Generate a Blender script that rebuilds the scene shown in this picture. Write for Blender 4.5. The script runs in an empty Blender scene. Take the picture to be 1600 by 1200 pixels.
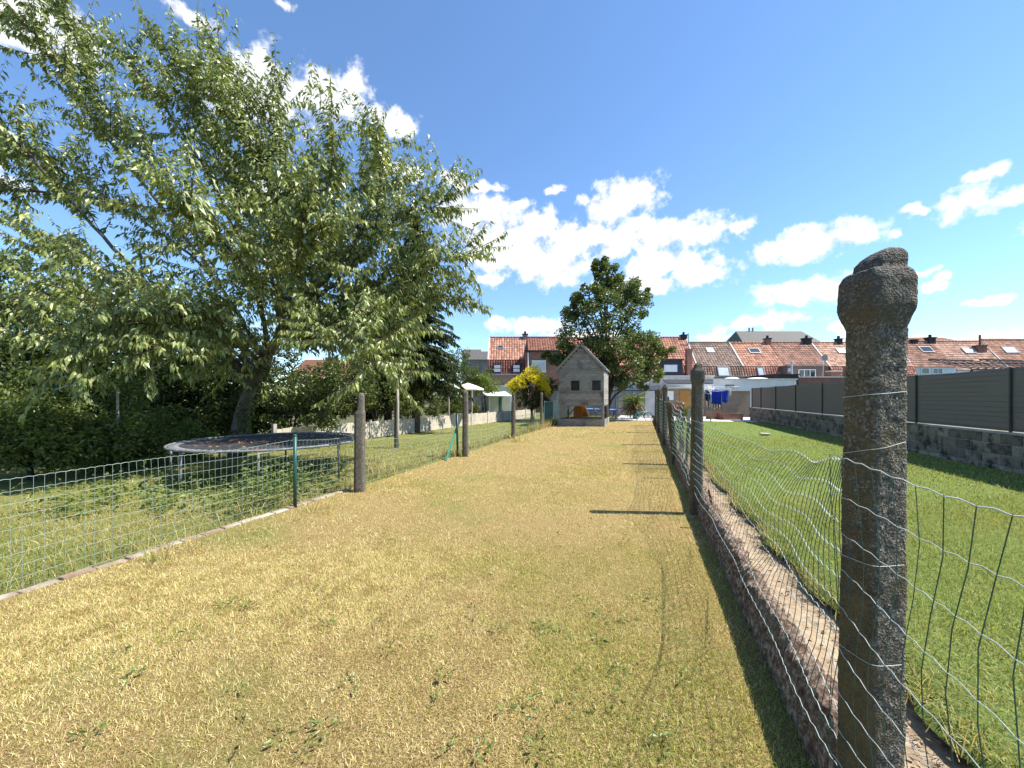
import bpy, math, random
import numpy as np
from mathutils import Vector, Matrix, noise as mnoise

random.seed(7)
RNG = np.random.default_rng(11)
R = math.radians
sc = bpy.context.scene
COL = sc.collection

# ------------------------------------------------------------------ camera
F = 610.0                 # focal length in pixels of the 1600 px wide photograph
HC = 1.5                  # camera height
HZ = 620.0                # horizon row
PSI = math.atan(205.0 / F)     # the lawn runs along +Y, the camera is turned left of it
CP, SP = math.cos(PSI), math.sin(PSI)
cd = bpy.data.cameras.new('camera')
cam_o = bpy.data.objects.new('camera', cd)
COL.objects.link(cam_o)
cam_o.location = (0, 0, HC)
cam_o.rotation_euler = (R(90), 0, PSI)
cd.sensor_width = 36
cd.lens = 36 * F / 1600
cd.shift_y = (HZ - 600) / 1600
cd.clip_start = 0.05
cd.clip_end = 2000
sc.camera = cam_o

# ------------------------------------------------------------------ exposure
sc.view_settings.view_transform = 'Standard'
sc.view_settings.look = 'None'
sc.view_settings.gamma = 1
sc.view_settings.exposure = 1.12
try:
    sc.cycles.max_bounces = 6
    sc.cycles.transparent_max_bounces = 8
    sc.cycles.sample_clamp_indirect = 6
except Exception:
    pass

# ------------------------------------------------------------------ sun and sky
SUN_EL = R(55)
SUN_AZ = math.atan2(0.965, 0.25)          # clockwise from +Y
SV = Vector((math.sin(SUN_AZ) * math.cos(SUN_EL), math.cos(SUN_AZ) * math.cos(SUN_EL), math.sin(SUN_EL)))
sl = bpy.data.lights.new('sun', 'SUN')
sl.energy = 4.6
sl.angle = R(0.53)
sl.color = (1.0, 0.955, 0.87)
so = bpy.data.objects.new('sun', sl)
COL.objects.link(so)
so.rotation_euler = SV.to_track_quat('Z', 'Y').to_euler()
so.location = (8, 6, 25)


def S(r, g, b):
    def f(v):
        v /= 255.0
        return v / 12.92 if v <= 0.04045 else ((v + 0.055) / 1.055) ** 2.4
    return (f(r), f(g), f(b))


def px_dir(px, py):
    x, z = (px - 800) / F, (HZ - py) / F
    return (x * CP - SP, x * SP + CP, z)


def px_azel(px, py):
    X, Y, Z = px_dir(px, py)
    return math.atan2(X, Y), math.atan2(Z, math.hypot(X, Y))


CLOUDS = [  # centre and half size of each puff, in the photograph's pixels
    (740, 332, 58, 30), (795, 382, 76, 46), (860, 408, 70, 34), (905, 368, 70, 24), (980, 308, 52, 30),
    (945, 325, 30, 22), (1000, 372, 90, 30), (1080, 360, 66, 22), (1140, 352, 34, 11), (1035, 412, 62, 24),
    (1092, 424, 58, 20), (1000, 442, 70, 16), (710, 280, 20, 12), (757, 293, 27, 9), (815, 326, 15, 10),
    (840, 350, 44, 20), (770, 434, 18, 7), (868, 300, 12, 7), (910, 310, 12, 8),
    (1265, 380, 104, 24), (1220, 386, 50, 18), (1335, 368, 44, 18), (1250, 458, 80, 20), (1315, 450, 45, 20),
    (1190, 504, 72, 12), (1492, 318, 40, 24), (1532, 275, 36, 11), (1578, 315, 38, 14), (1546, 468, 36, 8),
    (1466, 440, 26, 7), (1417, 335, 16, 7), (1398, 368, 13, 7), (1440, 423, 24, 7), (1487, 426, 16, 6),
    (836, 508, 70, 14), (905, 524, 60, 8), (1110, 527, 44, 7), (1335, 520, 34, 18), (1545, 524, 80, 9), (1440, 530, 60, 6),
    (40, 35, 110, 50), (395, 145, 70, 62), (500, 150, 62, 36), (552, 138, 24, 32), (612, 190, 34, 22),
    (604, 263, 22, 13), (638, 273, 18, 15), (10, 282, 28, 12), (300, 22, 30, 14),
    (447, 6, 20, 9), (505, 515, 60, 24), (400, 300, 50, 30), (150, 470, 60, 20),
    (1720, 330, 90, 40), (-160, 200, 150, 60), (1900, 200, 160, 60), (-500, 100, 200, 80), (1850, 500, 200, 20)]

world = bpy.data.worlds.new('World')
sc.world = world
world.use_nodes = True
nt = world.node_tree
nt.nodes.clear()
try:
    world.cycles.sampling_method = 'MANUAL'
    world.cycles.sample_map_resolution = 512
except Exception:
    pass


class NT:
    """small helper to write node graphs"""
    def __init__(self, tree):
        self.t = tree

    def n(self, kind, **kw):
        o = self.t.nodes.new(kind)
        for k, v in kw.items():
            setattr(o, k, v)
        return o

    def link(self, a, b):
        self.t.links.new(a, b)

    def put(self, sock, v):
        if isinstance(v, bpy.types.NodeSocket):
            self.t.links.new(v, sock)
        else:
            sock.default_value = v

    def math(self, op, a, b=None, c=None, clamp=False):
        o = self.n('ShaderNodeMath', operation=op)
        o.use_clamp = clamp
        self.put(o.inputs[0], a)
        if b is not None:
            self.put(o.inputs[1], b)
        if c is not None:
            self.put(o.inputs[2], c)
        return o.outputs[0]

    def vmath(self, op, a, b=None, c=None):
        o = self.n('ShaderNodeVectorMath', operation=op)
        self.put(o.inputs[0], a)
        if b is not None:
            self.put(o.inputs[1], b)
        if c is not None:
            self.put(o.inputs[2], c)
        return o.outputs['Value'] if op in ('LENGTH', 'DOT_PRODUCT', 'DISTANCE') else o.outputs[0]

    def noise(self, vec, scale, detail=5, rough=0.55, dist=0.0):
        o = self.n('ShaderNodeTexNoise')
        self.put(o.inputs['Vector'], vec)
        o.inputs['Scale'].default_value = scale
        o.inputs['Detail'].default_value = detail
        o.inputs['Roughness'].default_value = rough
        o.inputs['Distortion'].default_value = dist
        return o.outputs['Fac'], o.outputs['Color']

    def ramp(self, fac, stops):
        o = self.n('ShaderNodeValToRGB')
        self.put(o.inputs[0], fac)
        el = o.color_ramp.elements
        while len(el) < len(stops):
            el.new(0.5)
        for e, (p, c) in zip(el, stops):
            e.position = p
            e.color = (c[0], c[1], c[2], 1) if not isinstance(c, (int, float)) else (c, c, c, 1)
        return o.outputs[0]

    def mix(self, fac, a, b, mode='MIX'):
        o = self.n('ShaderNodeMix', data_type='RGBA', blend_type=mode)
        self.put(o.inputs[0], fac)
        for s, v in ((o.inputs[6], a), (o.inputs[7], b)):
            self.put(s, v if isinstance(v, bpy.types.NodeSocket) else (v[0], v[1], v[2], 1))
        return o.outputs[2]

    def smooth(self, v, lo, hi):
        o = self.n('ShaderNodeMapRange', interpolation_type='SMOOTHSTEP')
        self.put(o.inputs[0], v)
        o.inputs[1].default_value = lo
        o.inputs[2].default_value = hi
        return o.outputs[0]


w = NT(nt)
sky = w.n('ShaderNodeTexSky', sky_type='NISHITA')
sky.sun_disc = False
sky.sun_elevation = SUN_EL
sky.sun_rotation = SUN_AZ
sky.altitude = 50
sky.air_density = 1.0
sky.dust_density = 0.0
sky.ozone_density = 2.2
tc = w.n('ShaderNodeTexCoord')
sep = w.n('ShaderNodeSeparateXYZ')
w.link(tc.outputs['Generated'], sep.inputs[0])
az = w.math('ARCTAN2', sep.outputs[0], sep.outputs[1])
hor = w.math('SQRT', w.math('ADD', w.math('MULTIPLY', sep.outputs[0], sep.outputs[0]), w.math('MULTIPLY', sep.outputs[1], sep.outputs[1])))
el = w.math('ARCTAN2', sep.outputs[2], hor)
comb = w.n('ShaderNodeCombineXYZ')
w.link(az, comb.inputs[0])
w.link(el, comb.inputs[1])
P0 = comb.outputs[0]
nf, ncol = w.noise(P0, 11, 4, 0.6)
warp = w.vmath('MULTIPLY_ADD', w.vmath('SUBTRACT', ncol, (0.5, 0.5, 0.5)), (0.085, 0.05, 0.0), P0)
cur = None
for (cx, cy, rx, ry) in CLOUDS:
    a0, e0 = px_azel(cx, cy)
    a1, e1 = px_azel(cx + rx, cy)
    a2, e2 = px_azel(cx, cy - ry)
    sx, sy = 1 / max(0.004, math.hypot(a1 - a0, (e1 - e0))), 1 / max(0.004, abs(e2 - e0))
    ln = w.vmath('LENGTH', w.vmath('MULTIPLY_ADD', warp, (sx, sy, 0), (-a0 * sx, -e0 * sy, 0)))
    if cur is None:
        cur = ln
    else:
        o = w.n('ShaderNodeMath', operation='SMOOTH_MIN')
        w.link(cur, o.inputs[0])
        w.link(ln, o.inputs[1])
        o.inputs[2].default_value = 0.25
        cur = o.outputs[0]
f1, _ = w.noise(P0, 23, 10, 0.62)
off = w.vmath('ADD', P0, (0.010, 0.016, 0))
f2, _ = w.noise(off, 24, 5, 0.6)
dens = w.math('ADD', w.math('SUBTRACT', 1.12, cur), w.math('MULTIPLY', w.math('SUBTRACT', f1, 0.5), 3.0))
alpha = w.smooth(dens, -0.22, 0.62)
relief = w.math('MULTIPLY', w.math('SUBTRACT', f2, f1), 1.0)
core = w.smooth(w.math('ADD', w.math('SUBTRACT', 1.0, cur), w.math('MULTIPLY', w.math('SUBTRACT', f2, 0.5), 1.2)), 0.45, 1.1)
shade = w.math('SUBTRACT', w.math('SUBTRACT', 1.05, w.math('MULTIPLY', core, 0.14)), relief)
shade = w.math('MINIMUM', w.math('MAXIMUM', shade, 0.84), 1.08)
ccol = w.vmath('MULTIPLY', w.n('ShaderNodeRGB').outputs[0], (1, 1, 1))
rgb = [n_ for n_ in nt.nodes if n_.bl_idname == 'ShaderNodeRGB'][0]
rgb.outputs[0].default_value = (0.55, 0.56, 0.57, 1)
sc_ = w.n('ShaderNodeVectorMath', operation='SCALE')
w.link(ccol, sc_.inputs[0])
w.link(shade, sc_.inputs[3])
skc = w.vmath('MULTIPLY', sky.outputs[0], (0.088, 0.104, 0.117))
mixw = w.mix(alpha, skc, sc_.outputs[0])
bg = w.n('ShaderNodeBackground')
w.link(mixw, bg.inputs[0])
bg.inputs[1].default_value = 1.0      # the sky itself is scaled to about 0.1 before the clouds are laid over it
wo = w.n('ShaderNodeOutputWorld')
w.link(bg.outputs[0], wo.inputs[0])


# ------------------------------------------------------------------ geometry helpers
def c2w(x, d, z=0.0):
    """sideways / ahead of the camera -> world"""
    return Vector((x * CP - d * SP, x * SP + d * CP, z))


def at(px, d, z=0.0):
    return c2w((px - 800) / F * d, d, z)


def atp(px, py, d):
    return at(px, d, HC + (HZ - py) / F * d)


def zat(py, d):
    return HC + (HZ - py) / F * d


def gnd(px, py, z=0.0):
    return at(px, F * (HC - z) / (py - HZ), z)


RM = {}     # root matrices


def tag(o, label=None, cat=None, group=None, kind=None):
    if label:
        o['label'] = label
    if cat:
        o['category'] = cat
    if group:
        o['group'] = group
    if kind:
        o['kind'] = kind
    return o


def thing(name, loc, label, cat, group=None, rz=0.0):
    o = bpy.data.objects.new(name, None)
    o.empty_display_size = 0.2
    COL.objects.link(o)
    o.location = loc
    o.rotation_euler = (0, 0, rz)
    RM[o.name] = Matrix.Translation(Vector(loc)) @ Matrix.Rotation(rz, 4, 'Z')
    return tag(o, label, cat, group)


def root_of(o):
    while o.parent:
        o = o.parent
    return o


def finish(name, me, m, parent, origin):
    o = bpy.data.objects.new(name, me)
    COL.objects.link(o)
    if m is not None:
        for mm in (m if isinstance(m, (list, tuple)) else [m]):
            me.materials.append(mm)
    if parent is not None:
        o.parent = parent
    elif origin is not None:
        me.transform(Matrix.Translation(-Vector(origin)))
        o.location = origin
    return o


class MB:
    def __init__(self):
        self.v, self.f, self.mi, self.sm = [], [], [], []
        self.M = None
        self.mat_i = 0
        self.smooth = False

    def _add(self, vs, fs):
        b = len(self.v)
        for p in vs:
            p = Vector(p)
            if self.M is not None:
                p = self.M @ p
            self.v.append(p)
        for f in fs:
            self.f.append([b + i for i in f])
            self.mi.append(self.mat_i)
            self.sm.append(self.smooth)
        return self

    def box(self, x0, x1, y0, y1, z0, z1):
        return self._add([(x0, y0, z0), (x1, y0, z0), (x1, y1, z0), (x0, y1, z0), (x0, y0, z1), (x1, y0, z1), (x1, y1, z1), (x0, y1, z1)],
                         [(0, 3, 2, 1), (4, 5, 6, 7), (0, 1, 5, 4), (1, 2, 6, 5), (2, 3, 7, 6), (3, 0, 4, 7)])

    def bar(self, a, b, w_, h_, up=(0, 0, 1)):
        a, b = Vector(a), Vector(b)
        d = (b - a).normalized()
        u = Vector(up)
        s = d.cross(u)
        if s.length < 1e-4:
            s = d.cross(Vector((1, 0, 0)))
        s.normalize()
        u = s.cross(d)
        s *= w_ / 2
        u *= h_ / 2
        return self._add([a - s - u, a + s - u, a + s + u, a - s + u, b - s - u, b + s - u, b + s + u, b - s + u],
                         [(0, 3, 2, 1), (4, 5, 6, 7), (0, 1, 5, 4), (1, 2, 6, 5), (2, 3, 7, 6), (3, 0, 4, 7)])

    def tube(self, pts, r, n=6, caps=True):
        pts = [Vector(p) for p in pts]
        rs = r if isinstance(r, (list, tuple)) else [r] * len(pts)
        vs, fs = [], []
        s0 = None
        for i, p in enumerate(pts):
            d = (pts[min(i + 1, len(pts) - 1)] - pts[max(i - 1, 0)])
            if d.length < 1e-9:
                d = Vector((0, 0, 1))
            d.normalize()
            if s0 is None:
                s0 = d.cross(Vector((0, 0, 1)))
                if s0.length < 0.1:
                    s0 = d.cross(Vector((1, 0, 0)))
            s = s0 - d * s0.dot(d)
            s.normalize()
            s0 = s
            u = d.cross(s)
            for k in range(n):
                a = 2 * math.pi * k / n
                vs.append(p + (s * math.cos(a) + u * math.sin(a)) * rs[i])
        for i in range(len(pts) - 1):
            for k in range(n):
                k2 = (k + 1) % n
                fs.append((i * n + k, i * n + k2, (i + 1) * n + k2, (i + 1) * n + k))
        if caps:
            fs.append(tuple(range(n - 1, -1, -1)))
            fs.append(tuple(range((len(pts) - 1) * n, len(pts) * n)))
        return self._add(vs, fs)

    def prism(self, poly, y0, y1):
        """polygon in x,z pushed from y0 to y1"""
        n = len(poly)
        vs = [(x, y0, z) for x, z in poly] + [(x, y1, z) for x, z in poly]
        fs = [tuple(range(n)), tuple(range(2 * n - 1, n - 1, -1))]
        fs += [(i, i + n, (i + 1) % n + n, (i + 1) % n) for i in range(n)]
        return self._add(vs, fs)

    def quad(self, a, b, c, d):
        return self._add([a, b, c, d], [(0, 1, 2, 3)])

    def build(self, name, m, parent=None, world=False, origin=None, bevel=0):
        me = bpy.data.meshes.new(name)
        vs = self.v
        if world and parent is not None:
            inv = RM[root_of(parent).name].inverted()
            vs = [inv @ p for p in vs]
        me.from_pydata([tuple(p) for p in vs], [], self.f)
        me.polygons.foreach_set('use_smooth', self.sm)
        me.polygons.foreach_set('material_index', self.mi)
        me.update()
        o = finish(name, me, m, parent, origin)
        if bevel:
            b = o.modifiers.new('bevel', 'BEVEL')
            b.width = bevel
            b.segments = 2
            b.limit_method = 'ANGLE'
        return o


def np_mesh(name, V, faces, m, col=None, parent=None, origin=None, world=False, smooth=False):
    """V (n,3), faces: (m,3) or (m,4) int array or a list of such"""
    V = np.asarray(V, dtype=np.float64)
    if parent is not None and world:
        inv = np.array(RM[root_of(parent).name].inverted())
        V = V @ inv[:3, :3].T + inv[:3, 3]
    if not isinstance(faces, list):
        faces = [faces]
    me = bpy.data.meshes.new(name)
    me.vertices.add(len(V))
    me.vertices.foreach_set('co', V.astype(np.float32).ravel())
    nl = sum(f.size for f in faces)
    npol = sum(len(f) for f in faces)
    me.loops.add(nl)
    me.loops.foreach_set('vertex_index', np.concatenate([f.ravel() for f in faces]).astype(np.int32))
    me.polygons.add(npol)
    sizes = np.concatenate([np.full(len(f), f.shape[1], dtype=np.int32) for f in faces])
    me.polygons.foreach_set('loop_start', (np.cumsum(sizes) - sizes).astype(np.int32))
    me.polygons.foreach_set('use_smooth', np.full(npol, smooth))
    me.update(calc_edges=True)
    if col is not None:
        at_ = me.color_attributes.new('tint', 'FLOAT_COLOR', 'POINT')
        c4 = np.ones((len(V), 4), dtype=np.float32)
        c4[:, :3] = col
        at_.data.foreach_set('color', c4.ravel())
    return finish(name, me, m, parent, origin)


def _hash(ix, iy, seed):
    h = (ix.astype(np.int64) * 374761393 + iy.astype(np.int64) * 668265263 + seed * 69069) & 0x7fffffff
    h = ((h ^ (h >> 13)) * 1274126177) & 0x7fffffff
    return ((h ^ (h >> 16)) & 0xffff) / 65535.0


def vnoise(x, y, seed=0):
    ix, iy = np.floor(x), np.floor(y)
    fx, fy = x - ix, y - iy
    fx, fy = fx * fx * (3 - 2 * fx), fy * fy * (3 - 2 * fy)
    a, b = _hash(ix, iy, seed), _hash(ix + 1, iy, seed)
    c, d = _hash(ix, iy + 1, seed), _hash(ix + 1, iy + 1, seed)
    return (a * (1 - fx) + b * fx) * (1 - fy) + (c * (1 - fx) + d * fx) * fy


def fbm2(x, y, seed=0, o=4):
    s, a, t = 0, 0.5, 0
    for i in range(o):
        s = s + a * vnoise(x * 2 ** i, y * 2 ** i, seed + i * 17)
        t += a
        a *= 0.5
    return s / t


# ------------------------------------------------------------------ materials
def base_mat(name):
    m = bpy.data.materials.new(name)
    m.use_nodes = True
    g = NT(m.node_tree)
    b = m.node_tree.nodes['Principled BSDF']
    return m, g, b


def mat(name, c1, c2=None, scale=4, rough=0.8, bump=0.0, bscale=None, detail=6, lo=0.35, hi=0.65, spec=0.3, metal=0.0, c3=None, s3=1.0, stretch=None, c3lo=0.55, c3hi=0.7):
    m, g, b = base_mat(name)
    t = g.n('ShaderNodeTexCoord')
    v = t.outputs['Object']
    if stretch:
        v = g.vmath('MULTIPLY', v, stretch)
    f, _ = g.noise(v, scale, detail, 0.6)
    c = g.ramp(f, [(lo, c1), (hi, c2 if c2 else c1)])
    if c3:
        f3, _ = g.noise(t.outputs['Object'], s3, 5, 0.6)
        c = g.mix(g.smooth(f3, c3lo, c3hi), c, c3)
    g.link(c, b.inputs['Base Color'])
    b.inputs['Roughness'].default_value = rough
    b.inputs['Metallic'].default_value = metal
    b.inputs['Specular IOR Level'].default_value = spec
    if bump:
        fb, _ = g.noise(v, bscale or scale * 3, 5, 0.65)
        bn = g.n('ShaderNodeBump')
        bn.inputs['Strength'].default_value = bump
        bn.inputs['Distance'].default_value = 0.02
        g.link(fb, bn.inputs['Height'])
        g.link(bn.outputs[0], b.inputs['Normal'])
    return m


def leaf_mat(name, trans=0.35, rough=0.42, spec=0.45, tmul=(1.25, 1.3, 0.5)):
    m, g, b = base_mat(name)
    a = g.n('ShaderNodeAttribute', attribute_name='tint')
    g.link(a.outputs['Color'], b.inputs['Base Color'])
    b.inputs['Roughness'].default_value = rough
    b.inputs['Specular IOR Level'].default_value = spec
    tr = g.n('ShaderNodeBsdfTranslucent')
    g.link(g.vmath('MULTIPLY', a.outputs['Color'], tmul), tr.inputs[0])
    mx = g.n('ShaderNodeMixShader')
    mx.inputs[0].default_value = trans
    g.link(b.outputs[0], mx.inputs[1])
    g.link(tr.outputs[0], mx.inputs[2])
    g.link(mx.outputs[0], m.node_tree.nodes['Material Output'].inputs[0])
    return m


def tint_mat(name, rough=0.8, noise_amt=0.25, nscale=8, spec=0.25):
    m, g, b = base_mat(name)
    a = g.n('ShaderNodeAttribute', attribute_name='tint')
    t = g.n('ShaderNodeTexCoord')
    f, _ = g.noise(t.outputs['Object'], nscale, 5, 0.6)
    k = g.math('MULTIPLY_ADD', f, 2 * noise_amt, 1 - noise_amt)
    s_ = g.n('ShaderNodeVectorMath', operation='SCALE')
    g.link(a.outputs['Color'], s_.inputs[0])
    g.link(k, s_.inputs[3])
    g.link(s_.outputs[0], b.inputs['Base Color'])
    b.inputs['Roughness'].default_value = rough
    b.inputs['Specular IOR Level'].default_value = spec
    return m


def brick_mat(name, c1, c2, mortar, scale=1.0, bw=0.21, bh=0.065, ms=0.010):
    m, g, b = base_mat(name)
    t = g.n('ShaderNodeTexCoord')
    sp = g.n('ShaderNodeSeparateXYZ')
    g.link(t.outputs['Object'], sp.inputs[0])
    cb = g.n('ShaderNodeCombineXYZ')
    g.link(g.math('ADD', sp.outputs[0], sp.outputs[1]), cb.inputs[0])
    g.link(sp.outputs[2], cb.inputs[1])
    k = g.n('ShaderNodeTexBrick')
    g.link(cb.outputs[0], k.inputs['Vector'])
    k.inputs['Color1'].default_value = (*c1, 1)
    k.inputs['Color2'].default_value = (*c2, 1)
    k.inputs['Mortar'].default_value = (*mortar, 1)
    k.inputs['Scale'].default_value = scale
    k.inputs['Mortar Size'].default_value = ms
    k.inputs['Brick Width'].default_value = bw
    k.inputs['Row Height'].default_value = bh
    f, _ = g.noise(t.outputs['Object'], 2.5, 5, 0.6)
    c = g.mix(0.5, k.outputs[0], g.ramp(f, [(0.3, 0.35), (0.7, 1.0)]), 'MULTIPLY')
    g.link(c, b.inputs['Base Color'])
    b.inputs['Roughness'].default_value = 0.9
    return m


M = {}
M['brick_red'] = brick_mat('red_brick', (0.30, 0.085, 0.05), (0.20, 0.055, 0.035), (0.30, 0.25, 0.2))
M['brick_tan'] = brick_mat('tan_brick', (0.33, 0.19, 0.11), (0.25, 0.15, 0.09), (0.36, 0.31, 0.25))
M['render_white'] = mat('white_render', (0.72, 0.72, 0.71), (0.60, 0.60, 0.58), 1.2, 0.85, 0.2, 30)
M['block_white'] = brick_mat('pale_block', (0.62, 0.61, 0.59), (0.50, 0.49, 0.47), (0.36, 0.35, 0.33), 1.0, 0.6, 0.25, 0.012)
M['stone_grey'] = brick_mat('grey_stone', (0.36, 0.33, 0.29), (0.24, 0.22, 0.19), (0.40, 0.37, 0.33), 1.0, 0.34, 0.16, 0.015)
M['white_paint'] = mat('white_paint', (0.78, 0.78, 0.77), (0.70, 0.70, 0.68), 3, 0.5)
M['black_roofing'] = mat('black_roofing', (0.022, 0.022, 0.024), (0.04, 0.04, 0.043), 3, 0.85, 0.2)
M['dark_blue'] = mat('dark_blue_cladding', (0.016, 0.022, 0.045), (0.022, 0.03, 0.055), 3, 0.6)
M['slate'] = mat('slate', (0.07, 0.066, 0.062), (0.115, 0.108, 0.10), 5, 0.7, 0.3, stretch=(1, 1, 3))
M['glass'] = mat('window_glass', (0.03, 0.035, 0.04), (0.05, 0.055, 0.06), 0.6, 0.06, spec=0.8)
M['blind'] = mat('pale_blind', (0.62, 0.64, 0.66), (0.5, 0.52, 0.54), 1.5, 0.4)
M['lead'] = mat('lead_grey', (0.22, 0.23, 0.24), (0.30, 0.31, 0.32), 4, 0.5)
M['verge'] = mat('pale_mortar', (0.60, 0.57, 0.52), (0.45, 0.42, 0.38), 5, 0.9)
M['metal'] = mat('galvanised_steel', (0.40, 0.41, 0.42), (0.52, 0.53, 0.54), 9, 0.42, spec=0.5, metal=0.7)
M['steel_pole'] = mat('grey_pole', (0.22, 0.23, 0.235), (0.36, 0.37, 0.375), 9, 0.55)
M['rust'] = mat('rust', (0.11, 0.05, 0.03), (0.20, 0.09, 0.05), 30, 0.9, 0.3)
M['rim'] = mat('dull_steel', (0.11, 0.114, 0.118), (0.20, 0.205, 0.21), 9, 0.6, spec=0.3)
M['wire_pale'] = mat('grey_green_wire', (0.36, 0.42, 0.40), (0.50, 0.54, 0.52), 30, 0.4, spec=0.5)
M['wire_green'] = mat('dark_green_wire', (0.018, 0.055, 0.04), (0.035, 0.085, 0.065), 40, 0.4, spec=0.5)
M['wire_left'] = mat('sage_green_wire', (0.20, 0.28, 0.23), (0.34, 0.40, 0.35), 12, 0.4, spec=0.5)
M['green_metal'] = mat('green_coated_metal', (0.012, 0.06, 0.05), (0.02, 0.085, 0.07), 12, 0.45, spec=0.5)
M['screen'] = mat('charcoal_screen', (0.165, 0.143, 0.126), (0.178, 0.155, 0.137), 3, 0.85, 0.06, 160, stretch=(0.4, 0.4, 14))
M['screen_post'] = mat('black_post', (0.045, 0.043, 0.042), (0.06, 0.057, 0.055), 8, 0.5)
M['wood_grey'] = mat('weathered_grey_board', (0.16, 0.148, 0.132), (0.33, 0.307, 0.276), 3.2, 0.85, 0.35, 12, stretch=(1.2, 1.2, 12), c3=(0.085, 0.068, 0.055), s3=1.4, c3lo=0.5, c3hi=0.75)


def board_variation(m, z0, step):
    g = NT(m.node_tree)
    b = m.node_tree.nodes['Principled BSDF']
    src = b.inputs['Base Color'].links[0].from_socket
    t = g.n('ShaderNodeTexCoord')
    sp = g.n('ShaderNodeSeparateXYZ')
    g.link(t.outputs['Object'], sp.inputs[0])
    q = g.math('DIVIDE', g.math('SUBTRACT', sp.outputs[2], z0), step)
    wn = g.n('ShaderNodeTexWhiteNoise', noise_dimensions='1D')
    g.link(g.math('FLOOR', q), wn.inputs['W'])
    k = g.math('MULTIPLY_ADD', wn.outputs['Value'], 0.34, 0.92)
    s_ = g.n('ShaderNodeVectorMath', operation='SCALE')
    g.link(src, s_.inputs[0])
    g.link(k, s_.inputs[3])
    g.link(s_.outputs[0], b.inputs['Base Color'])


board_variation(M['wood_grey'], 1.08, 0.145)
M['wood_light'] = mat('grey_timber', (0.19, 0.175, 0.155), (0.30, 0.28, 0.25), 4, 0.85, 0.3, stretch=(10, 10, 1))
M['wood_pole'] = mat('silvered_wood', (0.26, 0.23, 0.19), (0.45, 0.41, 0.35), 5, 0.85, 0.4, stretch=(8, 8, 1))
M['wood_dark'] = mat('dark_stake', (0.06, 0.05, 0.04), (0.12, 0.10, 0.08), 6, 0.9, 0.4, stretch=(8, 8, 1))
M['wood_orange'] = mat('orange_board', (0.36, 0.16, 0.035), (0.46, 0.22, 0.055), 4, 0.7, stretch=(1, 1, 6))
M['roof_felt'] = mat('grey_felt', (0.13, 0.135, 0.15), (0.19, 0.195, 0.21), 6, 0.8, 0.2)
M['orange_plastic'] = mat('orange_plastic', (0.52, 0.20, 0.02), (0.58, 0.24, 0.03), 2, 0.35, spec=0.5)
M['teal'] = mat('teal_paint', (0.10, 0.34, 0.34), (0.13, 0.38, 0.37), 5, 0.4, spec=0.5)
M['teal_plastic'] = mat('dark_teal_sheet', (0.02, 0.11, 0.10), (0.05, 0.17, 0.15), 2.5, 0.4, spec=0.5)
M['teal_pale'] = mat('pale_teal_mesh', (0.42, 0.58, 0.55), (0.55, 0.68, 0.65), 3, 0.6)
M['blue_metal'] = mat('blue_pad', (0.07, 0.17, 0.42), (0.09, 0.2, 0.48), 4, 0.5)
M['black'] = mat('black_rubber', (0.012, 0.012, 0.013), (0.02, 0.02, 0.02), 10, 0.7)
M['mat_black'] = mat('trampoline_mat', (0.028, 0.028, 0.032), (0.045, 0.044, 0.048), 4, 0.75, c3=(0.10, 0.085, 0.07), s3=2.0, c3lo=0.6, c3hi=0.75)
M['cream'] = mat('cream_canvas', (0.72, 0.66, 0.50), (0.66, 0.60, 0.45), 3, 0.8)
M['towel_blue'] = mat('blue_cloth', (0.012, 0.035, 0.33), (0.02, 0.055, 0.45), 3, 0.95, 0.2, 60)
M['bark'] = mat('bark', (0.075, 0.058, 0.045), (0.17, 0.14, 0.115), 9, 0.9, 0.8, 22, stretch=(1, 1, 0.5))
M['bark_dark'] = mat('dark_bark', (0.035, 0.028, 0.022), (0.075, 0.06, 0.048), 9, 0.95, 0.8, 22)
M['twig'] = mat('twig', (0.045, 0.034, 0.026), (0.08, 0.06, 0.045), 8, 0.85)
M['leaf'] = leaf_mat('leaf')
M['leaf_shiny'] = leaf_mat('glossy_leaf', 0.26, 0.40, 0.6)
M['needle'] = leaf_mat('needles', 0.15, 0.6, 0.3)
M['petal'] = leaf_mat('petals', 0.3, 0.6, 0.2, (1.0, 1.0, 0.6))
M['grass'] = leaf_mat('grass_blade', 0.35, 0.6, 0.25, (1.1, 1.05, 0.6))
M['concrete_pale'] = mat('pale_concrete', (0.42, 0.37, 0.29), (0.52, 0.47, 0.38), 3, 0.9, 0.3, 40, c3=(0.22, 0.19, 0.15), s3=1.2, c3lo=0.52, c3hi=0.8)
M['patio'] = mat('pale_paving', (0.50, 0.47, 0.42), (0.60, 0.57, 0.52), 2, 0.9, 0.2)
M['kerb_red'] = mat('red_brick_edging', (0.20, 0.12, 0.085), (0.31, 0.24, 0.185), 6, 0.95, 0.6, 30, c3=(0.40, 0.36, 0.30), s3=1.3, c3lo=0.45, c3hi=0.6)
M['brown_leaf'] = leaf_mat('fallen_leaf', 0.1, 0.7, 0.2, (1, 0.9, 0.6))


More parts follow.
